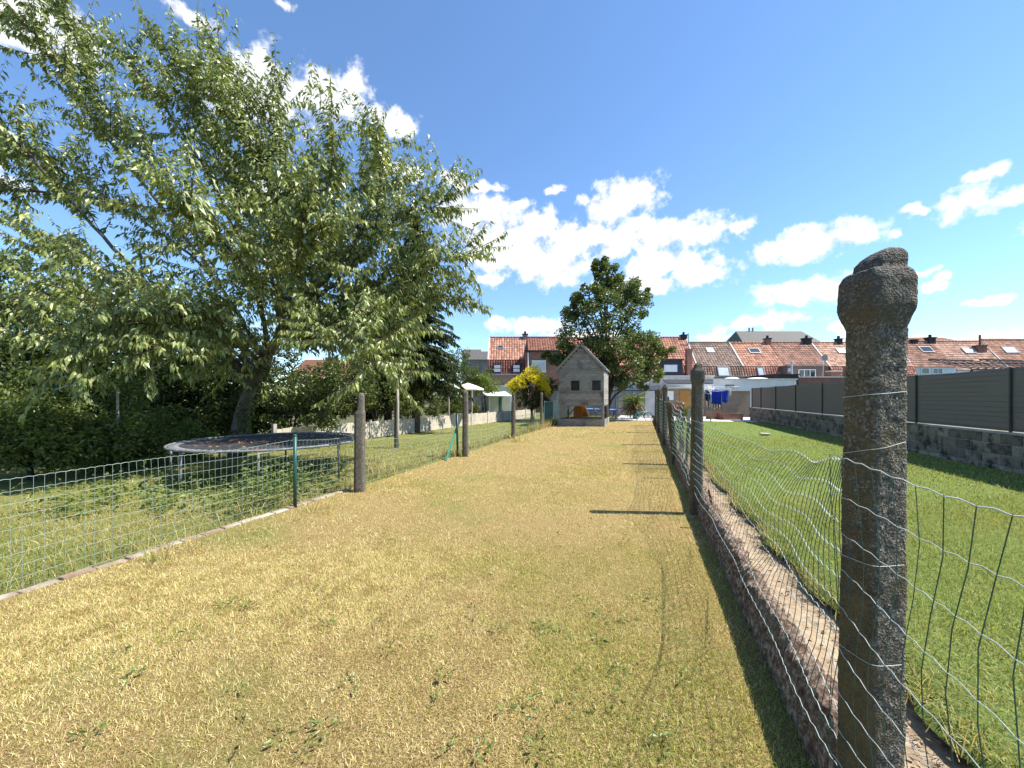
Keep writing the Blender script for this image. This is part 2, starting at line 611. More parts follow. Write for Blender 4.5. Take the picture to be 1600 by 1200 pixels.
def concrete_post_mat():
    m, g, b = base_mat('old_aggregate_concrete')
    t = g.n('ShaderNodeTexCoord')
    v = t.outputs['Object']
    f, _ = g.noise(v, 150, 3, 0.7)
    big, _ = g.noise(v, 9, 5, 0.65)
    vo = g.n('ShaderNodeTexVoronoi')
    g.link(v, vo.inputs['Vector'])
    vo.inputs['Scale'].default_value = 170
    peb = g.ramp(vo.outputs['Color'], [(0.2, (0.055, 0.047, 0.037)), (0.55, (0.155, 0.138, 0.112)), (0.95, (0.42, 0.385, 0.33))])
    c = g.mix(g.smooth(f, 0.34, 0.58), (0.10, 0.085, 0.062), peb)
    c = g.mix(g.math('MULTIPLY', g.smooth(big, 0.46, 0.66), 0.8), c, (0.12, 0.095, 0.05))          # lichen and grime
    n2, _ = g.noise(v, 26, 5, 0.7)
    c = g.mix(g.math('MULTIPLY', g.smooth(n2, 0.56, 0.72), 0.7), c, (0.33, 0.30, 0.235))
    # darker olive-brown tone mixed in on one side, fading out towards the head
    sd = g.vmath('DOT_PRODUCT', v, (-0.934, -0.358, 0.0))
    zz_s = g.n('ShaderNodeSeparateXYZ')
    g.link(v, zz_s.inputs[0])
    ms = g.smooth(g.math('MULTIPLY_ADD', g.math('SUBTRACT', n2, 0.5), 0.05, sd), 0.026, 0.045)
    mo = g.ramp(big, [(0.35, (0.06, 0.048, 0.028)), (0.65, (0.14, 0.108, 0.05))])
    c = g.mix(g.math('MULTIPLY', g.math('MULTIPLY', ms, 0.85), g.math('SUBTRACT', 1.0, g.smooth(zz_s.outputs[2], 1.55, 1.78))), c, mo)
    c = g.mix(g.math('MULTIPLY', g.smooth(zz_s.outputs[2], 1.6, 1.8), 0.5), c, (0.075, 0.072, 0.066))
    g.link(c, b.inputs['Base Color'])
    b.inputs['Roughness'].default_value = 0.95
    b.inputs['Specular IOR Level'].default_value = 0.2
    bn = g.n('ShaderNodeBump')
    bn.inputs['Strength'].default_value = 0.9
    bn.inputs['Distance'].default_value = 0.006
    g.link(g.math('ADD', vo.outputs['Distance'], g.math('MULTIPLY', f, 0.8)), bn.inputs['Height'])
    g.link(bn.outputs[0], b.inputs['Normal'])
    return m


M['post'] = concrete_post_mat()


def curb_mat():
    m, g, b = base_mat('crumbling_curb')
    t = g.n('ShaderNodeTexCoord')
    v = t.outputs['Object']
    f, _ = g.noise(v, 28, 8, 0.75)
    f2, _ = g.noise(v, 3.2, 4, 0.6)
    c = g.ramp(f, [(0.34, (0.045, 0.028, 0.020)), (0.5, (0.155, 0.105, 0.074)), (0.64, (0.41, 0.335, 0.27))])
    c = g.mix(g.math('MULTIPLY', g.smooth(f2, 0.54, 0.7), 0.4), c, (0.13, 0.05, 0.03))
    g.link(c, b.inputs['Base Color'])
    b.inputs['Roughness'].default_value = 1.0
    b.inputs['Specular IOR Level'].default_value = 0.1
    bn = g.n('ShaderNodeBump')
    bn.inputs['Strength'].default_value = 1.0
    bn.inputs['Distance'].default_value = 0.015
    g.link(f, bn.inputs['Height'])
    g.link(bn.outputs[0], b.inputs['Normal'])
    return m


M['curb'] = curb_mat()


def soil_mat(name, stops, scale, bump=0.4, sub=None):
    m, g, b = base_mat(name)
    t = g.n('ShaderNodeTexCoord')
    v = t.outputs['Object']
    f, _ = g.noise(v, scale, 9, 0.72)
    c = g.ramp(f, stops)
    if sub:
        f2, _ = g.noise(v, sub[0], 5, 0.6)
        c = g.mix(g.smooth(f2, sub[2], sub[3]), c, sub[1])
    g.link(c, b.inputs['Base Color'])
    b.inputs['Roughness'].default_value = 0.95
    b.inputs['Specular IOR Level'].default_value = 0.1
    bn = g.n('ShaderNodeBump')
    bn.inputs['Strength'].default_value = bump
    bn.inputs['Distance'].default_value = 0.02
    g.link(f, bn.inputs['Height'])
    g.link(bn.outputs[0], b.inputs['Normal'])
    return m


M['ground'] = soil_mat('rough_ground', [(0.3, (0.05, 0.06, 0.025)), (0.7, (0.14, 0.13, 0.07))], 1.5)
M['lawn'] = soil_mat('dry_turf', [(0.36, (0.07, 0.046, 0.018)), (0.5, (0.26, 0.18, 0.075)), (0.64, (0.56, 0.42, 0.19))], 110, 0.9, (0.55, (0.19, 0.19, 0.055), 0.52, 0.72))
M['turf_left'] = soil_mat('rough_turf', [(0.30, (0.075, 0.075, 0.02)), (0.5, (0.16, 0.17, 0.05)), (0.72, (0.32, 0.28, 0.11))], 60, 0.8)
M['turf_right'] = soil_mat('green_turf', [(0.32, (0.04, 0.065, 0.014)), (0.5, (0.12, 0.17, 0.04)), (0.68, (0.28, 0.31, 0.10))], 80, 0.8)
M['sand'] = soil_mat('bare_earth', [(0.28, (0.15, 0.105, 0.065)), (0.5, (0.33, 0.25, 0.165)), (0.72, (0.47, 0.38, 0.27))], 14, 0.6)


def block_mat():
    m, g, b = base_mat('stained_concrete_block')
    t = g.n('ShaderNodeTexCoord')
    v = t.outputs['Object']
    a = g.n('ShaderNodeAttribute', attribute_name='tint')
    f, _ = g.noise(v, 4.2, 9, 0.75)
    f2, _ = g.noise(v, 34, 4, 0.7)
    k = g.ramp(f2, [(0.3, 0.6), (0.7, 1.25)])
    c = g.mix(1.0, a.outputs['Color'], k, 'MULTIPLY')
    c = g.mix(g.math('MULTIPLY', g.smooth(f, 0.46, 0.62), 0.9), c, (0.028, 0.025, 0.022))
    g.link(c, b.inputs['Base Color'])
    b.inputs['Roughness'].default_value = 0.95
    b.inputs['Specular IOR Level'].default_value = 0.15
    bn = g.n('ShaderNodeBump')
    bn.inputs['Strength'].default_value = 0.7
    bn.inputs['Distance'].default_value = 0.012
    g.link(f2, bn.inputs['Height'])
    g.link(bn.outputs[0], b.inputs['Normal'])
    return m


M['block'] = block_mat()
M['tile'] = tint_mat('clay_tile', 0.8, 0.2, 3.5)


def stripe_mat():
    m, g, b = base_mat('striped_cloth')
    t = g.n('ShaderNodeTexCoord')
    wv = g.n('ShaderNodeTexWave', bands_direction='X')
    g.link(t.outputs['Object'], wv.inputs['Vector'])
    wv.inputs['Scale'].default_value = 2.6
    c = g.ramp(wv.outputs['Fac'], [(0.42, (0.10, 0.03, 0.035)), (0.55, (0.62, 0.50, 0.44))])
    g.link(c, b.inputs['Base Color'])
    b.inputs['Roughness'].default_value = 0.95
    return m


M['stripe'] = stripe_mat()

# ------------------------------------------------------------------ ground
RZ = 0.17           # the right garden lies a little higher
LX = -4.5           # left edge of the lawn
XL0, XL1 = LX, 0.70


def sheet(name, x0, x1, y0, y1, z, step, m, amp=0.02, edge=None):
    nx, ny = max(2, int((x1 - x0) / step)), max(2, int((y1 - y0) / step))
    X, Y = np.meshgrid(np.linspace(x0, x1, nx + 1), np.linspace(y0, y1, ny + 1))
    if edge is not None:
        X[:, 0] += edge(Y[:, 0])
    Z = z + amp * (fbm2(X * 0.9, Y * 0.9, 3) - 0.5) + amp * 0.5 * (fbm2(X * 5, Y * 5, 9) - 0.5)
    if edge is not None:
        Z[:, 0] -= 0.07
    V = np.stack([X.ravel(), Y.ravel(), Z.ravel()], 1)
    i = np.arange(nx)[None, :] + (np.arange(ny) * (nx + 1))[:, None]
    i = i.ravel()
    Fq = np.stack([i, i + 1, i + nx + 2, i + nx + 1], 1)
    return np_mesh(name, V, Fq, m, smooth=True)


g0 = MB()
g0.quad((-500, -300, -0.08), (500, -300, -0.08), (500, 900, -0.08), (-500, 900, -0.08))
tag(g0.build('ground', M['ground']), kind='structure')
tag(sheet('lawn', XL0, XL1, -4, 27.5, 0, 0.12, M['lawn']), kind='structure')
tag(sheet('grass_ground', -13.5, XL0, -4, 36, -0.012, 0.25, M['turf_left'], 0.05), kind='structure')


def turf_edge(y):
    return 0.16 * (fbm2(y * 1.7, y * 0 + 2, 5) - 0.5) + 0.05 * (fbm2(y * 9, y * 0, 6) - 0.5) * 2


tag(sheet('grass_terrace', 1.10, 5.9, -4, 22.3, RZ + 0.075, 0.1, M['turf_right'], 0.02, turf_edge), kind='structure')
tag(sheet('earth_strip', 0.76, 1.4, -4, 22.3, RZ - 0.045, 0.06, M['sand'], 0.03), kind='structure')
p = MB()
p.box(0.86, 9.0, 22.2, 29, -0.05, RZ - 0.005)
tag(p.build('paving', M['patio']), kind='structure')
p = MB()
p.box(-1.7, 0.6, 25.5, 32, -0.05, 0.03)
tag(p.build('terrace', M['patio']), kind='structure')


# ------------------------------------------------------------------ grass
def in_view(n, d0, d1, margin=1.0, dens_pow=1.0):
    """random ground points in the wedge in front of the camera, even by area"""
    half = lambda d: 1.36 * d + margin
    d = RNG.uniform(d0, d1, int(n * 1.6))
    keep = RNG.uniform(0, half(d1), len(d)) < half(d)
    d = d[keep][:n]
    x = RNG.uniform(-1, 1, len(d)) * half(d)
    return x * CP - d * SP, x * SP + d * CP, d


def blades(x, y, z, h, wd, col, lean=0.6, seg=2):
    n = len(x)
    a = RNG.uniform(0, 2 * np.pi, n)
    b = RNG.uniform(0, 2 * np.pi, n)
    sx, sy = np.cos(a) * wd / 2, np.sin(a) * wd / 2
    l = lean * h * RNG.uniform(0.2, 1.6, n)
    lx, ly = np.cos(b) * l, np.sin(b) * l
    hz = h * np.sqrt(np.maximum(0.06, 1 - np.minimum(0.94, (l / h) ** 2 * 0.6)))
    z = z - 0.004
    if seg == 2:
        V = np.empty((n, 5, 3))
        V[:, 0] = np.stack([x - sx, y - sy, z], 1)
        V[:, 1] = np.stack([x + sx, y + sy, z], 1)
        mx, my, mz = x + lx * 0.46, y + ly * 0.46, z + hz * 0.60
        V[:, 2] = np.stack([mx + sx * 0.8, my + sy * 0.8, mz], 1)
        V[:, 3] = np.stack([mx - sx * 0.8, my - sy * 0.8, mz], 1)
        V[:, 4] = np.stack([x + lx, y + ly, z + hz], 1)
        o = (np.arange(n) * 5)[:, None]
        T = np.concatenate([o + [0, 1, 2], o + [0, 2, 3], o + [3, 2, 4]])
        return V.reshape(-1, 3), T, np.repeat(col, 5, 0)
    V = np.empty((n, 3, 3))
    V[:, 0] = np.stack([x - sx, y - sy, z], 1)
    V[:, 1] = np.stack([x + sx, y + sy, z], 1)
    V[:, 2] = np.stack([x + lx, y + ly, z + hz], 1)
    return V.reshape(-1, 3), np.arange(n * 3).reshape(-1, 3), np.repeat(col, 3, 0)


def join(parts):
    o, Vs, Ts, Cs = 0, [], [], []
    for V, T, C in parts:
        Vs.append(V)
        Ts.append(T + o)
        Cs.append(C)
        o += len(V)
    return np.concatenate(Vs), np.concatenate(Ts), np.concatenate(Cs)


def lerp(a, b, t):
    return np.asarray(a)[None, :] * (1 - t[:, None]) + np.asarray(b)[None, :] * t[:, None]


def lawn_cols(x, y):
    n = len(x)
    g = fbm2(x * 0.55, y * 0.55, 21, 4) * 0.75 + fbm2(x * 3.5, y * 3.5, 8, 3) * 0.45
    g = g + np.clip((x + 1.4) * 0.035, -0.08, 0.07) + np.clip((y - 1.5) * 0.010, 0, 0.09)      # greener towards the right fence
    t = np.clip((g - 0.57) * 5, 0, 1)
    pick = RNG.uniform(0, 1, n) < (0.34 + 0.50 * t)
    straw = lerp((0.66, 0.495, 0.21), (0.94, 0.82, 0.49), RNG.uniform(0, 1, n))
    brown = lerp((0.32, 0.20, 0.08), (0.60, 0.42, 0.195), RNG.uniform(0, 1, n))
    bn = fbm2(x * 9, y * 9, 77, 3)
    straw = np.where((RNG.uniform(0, 1, n) < np.clip(0.20 + (bn - 0.5) * 1.8, 0.03, 0.8))[:, None], brown, straw)
    green = lerp((0.20, 0.23, 0.045), (0.58, 0.57, 0.17), RNG.uniform(0, 1, n))
    return np.where(pick[:, None], green, straw)


def left_cols(x, y):
    n = len(x)
    g = fbm2(x * 0.7, y * 0.7, 31, 4)
    t = np.clip((g - 0.42) * 4, 0, 1)
    pick = RNG.uniform(0, 1, n) < (0.82 - 0.5 * t)
    green = lerp((0.14, 0.18, 0.04), (0.37, 0.39, 0.11), RNG.uniform(0, 1, n))
    straw = lerp((0.40, 0.32, 0.12), (0.58, 0.48, 0.22), RNG.uniform(0, 1, n))
    return np.where(pick[:, None], green, straw)


def right_cols(x, y):
    n = len(x)
    g = fbm2(x * 0.8, y * 0.8, 41, 4)
    t = np.clip((g - 0.5) * 4, 0, 1)
    pick = RNG.uniform(0, 1, n) < (0.84 - 0.42 * t)
    green = lerp((0.12, 0.165, 0.03), (0.46, 0.50, 0.15), RNG.uniform(0, 1, n))
    straw = lerp((0.36, 0.33, 0.12), (0.55, 0.48, 0.2), RNG.uniform(0, 1, n))
    return np.where(pick[:, None], green, straw)


def zone(n, d0, d1, cond, z, hr, wr, colf, lean, seg, margin=1.0):
    x, y, d = in_view(n, d0, d1, margin)
    f_ = 0.24 * (d1 - d0)
    u_ = RNG.uniform(0, 1, len(d))
    k = cond(x, y) & ((u_ < (d1 - d) / f_) | (d1 > 20)) & ((u_ < (d - d0) / f_ + 0.02) | (d0 < 2))
    x, y = x[k], y[k]
    m_ = len(x)
    h = RNG.uniform(hr[0], hr[1], m_)
    wd = RNG.uniform(wr[0], wr[1], m_)
    zz = np.full(m_, z) if not callable(z) else z(x, y)
    return blades(x, y, zz, h, wd, colf(x, y), lean, seg)


inlawn = lambda x, y: (x > LX + 0.03) & (x < 0.69 + 0.02 * np.sin(y * 7)) & (y > -1) & (y < 27)
V, T, C = join([
    zone(800000, 0.9, 4.2, inlawn, 0, (0.010, 0.036), (0.0016, 0.0036), lawn_cols, 0.95, 2),
    zone(520000, 2.9, 9.0, inlawn, 0, (0.012, 0.040), (0.0026, 0.0056), lawn_cols, 0.95, 2),
    zone(360000, 6.6, 18, inlawn, 0, (0.018, 0.048), (0.007, 0.014), lawn_cols, 1.1, 1),
    zone(110000, 13, 30, inlawn, 0, (0.025, 0.055), (0.022, 0.036), lawn_cols, 1.1, 1)])
tag(np_mesh('lawn_grass', V, T, M['grass'], C), 'short dried straw coloured grass with green patches on the middle lawn', 'grass', kind='stuff')

inleft = lambda x, y: (x < LX - 0.08) & (x > -9.6 + 0.05 * y) & (y > -3) & (y < 33)
V, T, C = join([
    zone(110000, 1.5, 6.0, inleft, -0.01, (0.03, 0.09), (0.004, 0.007), left_cols, 1.0, 2),
    zone(120000, 6.0, 14, inleft, -0.01, (0.03, 0.10), (0.007, 0.013), left_cols, 1.0, 2),
    zone(90000, 14, 34, inleft, -0.01, (0.04, 0.11), (0.015, 0.026), left_cols, 1.0, 1)])
tag(np_mesh('rough_grass', V, T, M['grass'], C), 'rough longer green and yellow grass of the left garden under the trampoline', 'grass', kind='stuff')

inright = lambda x, y: (x > 1.10 + turf_edge(y)) & (x < 5.72) & (y > -2) & (y < 22.2)
V, T, C = join([
    zone(420000, 0.8, 5.2, inright, RZ + 0.075, (0.016, 0.05), (0.0024, 0.005), right_cols, 1.0, 2),
    zone(300000, 3.7, 13, inright, RZ + 0.075, (0.02, 0.055), (0.005, 0.010), right_cols, 0.9, 2),
    zone(110000, 9.5, 26, inright, RZ + 0.075, (0.03, 0.06), (0.012, 0.02), right_cols, 0.9, 1)])
tag(np_mesh('mown_grass', V, T, M['grass'], C), 'mown bright green grass of the right garden below the block wall', 'grass', kind='stuff')

# long grass hanging over the turf edge, along the left fence and by the posts
px_, py_, pz_, ph_ = [], [], [], []


def tuft(x, y, z, n, rad, h0, h1):
    for _ in range(n):
        a, r_ = random.uniform(0, 6.28), rad * math.sqrt(random.random())
        px_.append(x + r_ * math.cos(a))
        py_.append(y + r_ * math.sin(a))
        pz_.append(z)
        ph_.append(random.uniform(h0, h1))


for i in range(330):
    y = random.uniform(0.8, 20)
    tuft(1.10 + float(turf_edge(np.array([y]))[0]) + random.uniform(-0.03, 0.05), y, RZ + 0.02, random.randint(5, 12), 0.06, 0.06, 0.17)
n_turf = len(px_)
for i in range(420):
    y = random.uniform(0, 26)
    tuft(LX - random.uniform(0.08, 0.35), y, 0, random.randint(2, 8), 0.08, 0.10, 0.34)
for i in range(26):
    y = random.uniform(15, 25)
    tuft(LX - random.uniform(-0.1, 0.3), y, 0, 14, 0.12, 0.2, 0.55)
for (qx, qy, n, rr, h1) in ((580, 735, 130, 0.22, 0.55), (600, 742, 60, 0.25, 0.4), (548, 765, 50, 0.1, 0.3), (500, 800, 40, 0.2, 0.35), (400, 835, 40, 0.25, 0.3), (275, 865, 60, 0.22, 0.34),
                            (250, 880, 40, 0.15, 0.3), (720, 712, 50, 0.15, 0.3), (810, 690, 60, 0.3, 0.4), (835, 672, 60, 0.3, 0.5)):
    g_ = gnd(qx, qy)
    tuft(g_.x, g_.y, 0, n, rr, 0.1, h1)
x, y, z, h = (np.array(v, dtype=float) for v in (px_, py_, pz_, ph_))
dd = np.hypot(x, y)
cc = np.where((RNG.uniform(0, 1, len(x)) < 0.6)[:, None], lerp((0.42, 0.34, 0.13), (0.62, 0.52, 0.25), RNG.uniform(0, 1, len(x))), left_cols(x, y))
V, T, C = blades(x, y, z, h, np.maximum(0.004, dd * 0.0012), cc, 0.7, 2)
tag(np_mesh('tall_grass', V, T, M['grass'], C), 'tall dry grass tufts along the left wire fence and the earth edge', 'grass', kind='stuff')


# ------------------------------------------------------------------ leaves
def leaves(P, D, L, W, col, roll=None, fold=0.22, droop=0.18, simple=False, upb=0.9):
    """P bases, D unit axes, lengths, widths"""
    n = len(P)
    D = D / np.linalg.norm(D, axis=1, keepdims=True)
    rv = RNG.normal(size=(n, 3))
    rv[:, 2] += upb
    Sd = np.cross(D, rv)
    Sd /= np.maximum(1e-6, np.linalg.norm(Sd, axis=1, keepdims=True))
    N = np.cross(Sd, D)
    N *= np.where(N[:, 2:3] < 0, -1, 1)
    L, W = L[:, None], W[:, None]
    if simple:
        V = np.stack([P, P + D * L * 0.45 + Sd * W / 2 + N * W * fold, P + D * L - N * L * droop, P + D * L * 0.45 - Sd * W / 2 + N * W * fold], 1)
        o = (np.arange(n) * 4)[:, None]
        return V.reshape(-1, 3), np.concatenate([o + [0, 1, 2], o + [0, 2, 3]]), np.repeat(col, 4, 0)
    V = np.stack([P, P + D * L * 0.42 + Sd * W / 2 + N * W * fold, P + D * L * 0.5, P + D * L * 0.42 - Sd * W / 2 + N * W * fold, P + D * L - N * L * droop * 1.6], 1)
    o = (np.arange(n) * 5)[:, None]
    T = np.concatenate([o + [0, 1, 2], o + [0, 2, 3], o + [1, 4, 2], o + [2, 4, 3]])
    return V.reshape(-1, 3), T, np.repeat(col, 5, 0)


def rand_col(n, a, b, var=0.25):
    c = lerp(a, b, RNG.uniform(0, 1, n))
    return c * (1 + var * (RNG.uniform(-1, 1, n)[:, None]))


def clump_leaves(centres, radii, per, L, W, ca, cb, flat=0.75, out=0.6, down=0.0, simple=True):
    Ps, Ds = [], []
    for c, r_ in zip(centres, radii):
        q = RNG.normal(size=(per, 3))
        q /= np.linalg.norm(q, axis=1, keepdims=True)
        rr = r_ * RNG.uniform(0.25, 1.0, per) ** 0.6
        pos = np.array(c)[None, :] + q * rr[:, None] * np.array([1, 1, flat])
        d = q * out + RNG.normal(size=(per, 3)) * 0.55
        d[:, 2] += 0.1 - down
        Ps.append(pos)
        Ds.append(d)
    P_, D_ = np.concatenate(Ps), np.concatenate(Ds)
    n = len(P_)
    cl = np.repeat(RNG.uniform(0.8, 1.15, len(centres)), per)[:, None]
    return leaves(P_, D_, RNG.uniform(0.6, 1.1, n) * L, RNG.uniform(0.7, 1.1, n) * W, rand_col(n, ca, cb) * cl, simple=simple)


def spline(pts, n):
    pts = [Vector(p) for p in pts]
    P_ = [pts[0] * 2 - pts[1]] + pts + [pts[-1] * 2 - pts[-2]]
    out = []
    segs = len(pts) - 1
    for i in range(n + 1):
        u = i / n * segs
        k = min(int(u), segs - 1)
        t = u - k
        a, b, c, d = P_[k], P_[k + 1], P_[k + 2], P_[k + 3]
        out.append(0.5 * ((2 * b) + (c - a) * t + (2 * a - 5 * b + 4 * c - d) * t * t + (3 * b - a - 3 * c + d) * t ** 3))
    return out


def wobble(pts, amp):
    return [p + Vector((random.uniform(-1, 1), random.uniform(-1, 1), random.uniform(-1, 1))) * amp for p in pts]


# ------------------------------------------------------------------ the big cherry tree
def cherry():
    base = at(372, 9.6, 0)
    t = thing('cherry_tree', base, 'large spreading cherry tree with long drooping leaves behind the trampoline', 'tree')
    tr, br = MB(), MB()
    tr.smooth = br.smooth = True
    trunk = [atp(366, 730, 9.6), atp(372, 680, 9.6), atp(380, 640, 9.6), atp(396, 595, 9.6), atp(418, 555, 9.55), atp(446, 512, 9.5), atp(462, 490, 9.4)]
    tr.tube(spline(trunk, 30), [0.20 - 0.115 * (i / 30) ** 0.8 for i in range(31)], 12)
    limbs = [
        [(392, 600, 9.6), (356, 560, 9.2), (250, 470, 8.6), (90, 395, 7.8)],
        [(396, 595, 9.6), (340, 540, 9.0), (210, 480, 7.4), (60, 470, 6.6)],
        [(420, 552, 9.5), (385, 400, 9.2), (305, 240, 8.8), (190, 80, 8.5)],
        [(412, 562, 9.5), (330, 430, 9.5), (200, 330, 9.3), (10, 215, 9)],
        [(440, 520, 9.5), (415, 400, 9.3), (340, 250, 9.0), (260, 80, 8.7)],
        [(455, 500, 9.4), (440, 380, 9.3), (400, 240, 9), (335, 85, 8.8)],
        [(455, 500, 9.4), (470, 390, 9.2), (450, 280, 9), (432, 165, 8.9)],
        [(458, 495, 9.4), (505, 400, 9.2), (520, 310, 9), (515, 215, 8.9)],
        [(460, 492, 9.4), (540, 400, 9.2), (590, 310, 9), (596, 215, 8.9)],
        [(460, 492, 9.4), (550, 420, 9), (620, 340, 8.8), (695, 318, 8.6)],
        [(446, 512, 9.5), (545, 465, 9), (640, 425, 8.7), (722, 398, 8.5)],
        [(440, 522, 9.5), (530, 490, 9.2), (620, 470, 9.1), (695, 465, 9.1)],
        [(420, 550, 9.5), (400, 450, 8.2), (350, 380, 7.2), (290, 330, 6.4)],
        [(430, 535, 9.5), (455, 450, 8.4), (470, 380, 7.6), (480, 320, 7.2)],
        [(410, 565, 9.6), (330, 520, 8.2), (210, 500, 7.0), (110, 560, 6.3)],
        [(430, 535, 9.5), (480, 510, 8.4), (545, 520, 7.6), (590, 560, 7.2)],
        [(418, 555, 9.5), (350, 500, 8.1), (290, 495, 7.3), (230, 545, 6.8)],
        [(446, 512, 9.5), (425, 400, 10.5), (360, 260, 11.2), (280, 150, 11.6)],
        [(446, 512, 9.5), (510, 410, 10.6), (560, 300, 11.2), (585, 250, 11.4)],
        [(405, 580, 9.6), (270, 480, 11), (80, 380, 12), (-120, 300, 12.4)],
        [(440, 522, 9.5), (500, 515, 8.9), (560, 505, 8.5), (610, 510, 8.2)],
        [(300, 385, 9.4), (180, 230, 9.0), (95, 110, 8.7), (30, 30, 8.5)],
        [(250, 470, 8.6), (100, 300, 8.3), (-20, 180, 8.2), (-140, 90, 8.2)],
        [(330, 430, 9.5), (250, 260, 9.5), (150, 150, 9.3), (105, 20, 9.0)],
        [(470, 390, 9.2), (420, 290, 8.6), (370, 200, 8.3), (300, 110, 8.2)],
        [(200, 330, 9.3), (60, 300, 8.8), (-80, 300, 8.4), (-220, 330, 8.2)]]
    fo_p, fo_d, fo_l = [], [], []
    centre = atp(330, 420, 9.3)

    def shoot(a, d, ln, r0, dens):
        d = d.normalized()
        n = 6
        pts = []
        bend = Vector((random.uniform(-.25, .25), random.uniform(-.25, .25), random.uniform(-0.05, 0.30)))
        for i in range(n + 1):
            u = i / n
            pts.append(a + d * ln * u + bend * ln * u * u * 0.5)
        br.tube(pts, [r0 * (1 - 0.8 * i / n) for i in range(n + 1)], 4, caps=False)
        k = int(ln * dens)
        for j in range(k):
            u = 0.12 + 0.88 * (j + random.random()) / k
            q = u * n
            i0 = min(int(q), n - 1)
            pos = pts[i0].lerp(pts[i0 + 1], q - i0)
            along = (pts[i0 + 1] - pts[i0]).normalized()
            side = along.cross(Vector((random.gauss(0, .35), random.gauss(0, .35), 1))) * random.choice((-1, 1))
            if side.length < 0.1:
                side = Vector((random.gauss(0, 1), random.gauss(0, 1), 0.1))
            side.normalize()
            dr = side * 0.6 + along * 0.45 + Vector((0, 0, -0.9 * random.uniform(0.5, 1.2)))
            fo_p.append(tuple(pos))
            fo_d.append(tuple(dr))
            fo_l.append(random.uniform(0.45, 1.15) * (0.75 + 0.25 * (1 - u)))

    for lb in limbs:
        pts = spline([atp(*q) for q in lb], 26)
        pts = [pts[0]] + wobble(pts[1:], 0.03)
        r0 = 0.05 if lb[0][2] > 9.35 and lb[0][0] > 350 else 0.036
        tr.tube(pts, [r0 * (1 - (i / 26)) ** 1.25 + 0.007 for i in range(27)], 7, caps=False)
        for i in range(5, 27):
            u = i / 26
            reps = random.choice((2, 2, 3))
            for _ in range(reps):
                a = pts[i]
                along = (pts[i] - pts[i - 1]).normalized()
                rnd = Vector((random.gauss(0, 1), random.gauss(0, 1), random.gauss(0.15, 0.8)))
                outw = (a - centre)
                outw.normalize()
                d = along * 0.6 + rnd * 0.75 + outw * 0.3 + Vector((0, 0, 0.35 if a.z > 4 else 0.1))
                ln = random.uniform(0.6, 1.45) * (1.1 - 0.3 * u)
                shoot(a, d, ln, 0.009, 28)
                for _k in range(random.choice((1, 2, 2))):
                    e = a + d.normalized() * ln * random.uniform(0.25, 0.7)
                    shoot(e, d + Vector((random.gauss(0, .8), random.gauss(0, .8), random.gauss(0, .6))), ln * 0.75, 0.006, 28)
        shoot(pts[-1], pts[-1] - pts[-3], 0.7, 0.01, 32)
    n = len(fo_p)
    P_, D_ = np.array(fo_p), np.array(fo_d)
    L_ = np.array(fo_l) * 0.20
    V, T, C = leaves(P_, D_, L_, L_ * RNG.uniform(0.27, 0.38, n), rand_col(n, (0.11, 0.145, 0.03), (0.35, 0.385, 0.13)), fold=0.14, droop=0.15, upb=1.6)
    tr.build('trunk', M['bark'], t, world=True)
    br.build('branches', M['twig'], t, world=True)
    np_mesh('crown', V, T, M['leaf_shiny'], C, parent=t, world=True)
    # ivy climbing the trunk
    tp = spline(trunk, 40)
    Pv, Dv = [], []
    for _ in range(420):
        q = random.uniform(0, 24)
        i0 = int(q)
        c_ = tp[i0].lerp(tp[i0 + 1], q - i0)
        a = random.gauss(-0.1, 0.7)
        o_ = Vector((math.cos(a), math.sin(a), random.uniform(-.3, .3)))
        Pv.append(tuple(c_ + o_ * random.uniform(0.15, 0.22)))
        Dv.append(tuple(o_ + Vector((0, 0, -0.8))))
    Lv = RNG.uniform(0.05, 0.1, len(Pv))
    V, T, C = leaves(np.array(Pv), np.array(Dv), Lv, Lv * 0.8, rand_col(len(Pv), (0.05, 0.075, 0.015), (0.13, 0.16, 0.045)))
    np_mesh('ivy', V, T, M['leaf'], C, parent=t, world=True)
    return n


N_CHERRY = cherry()


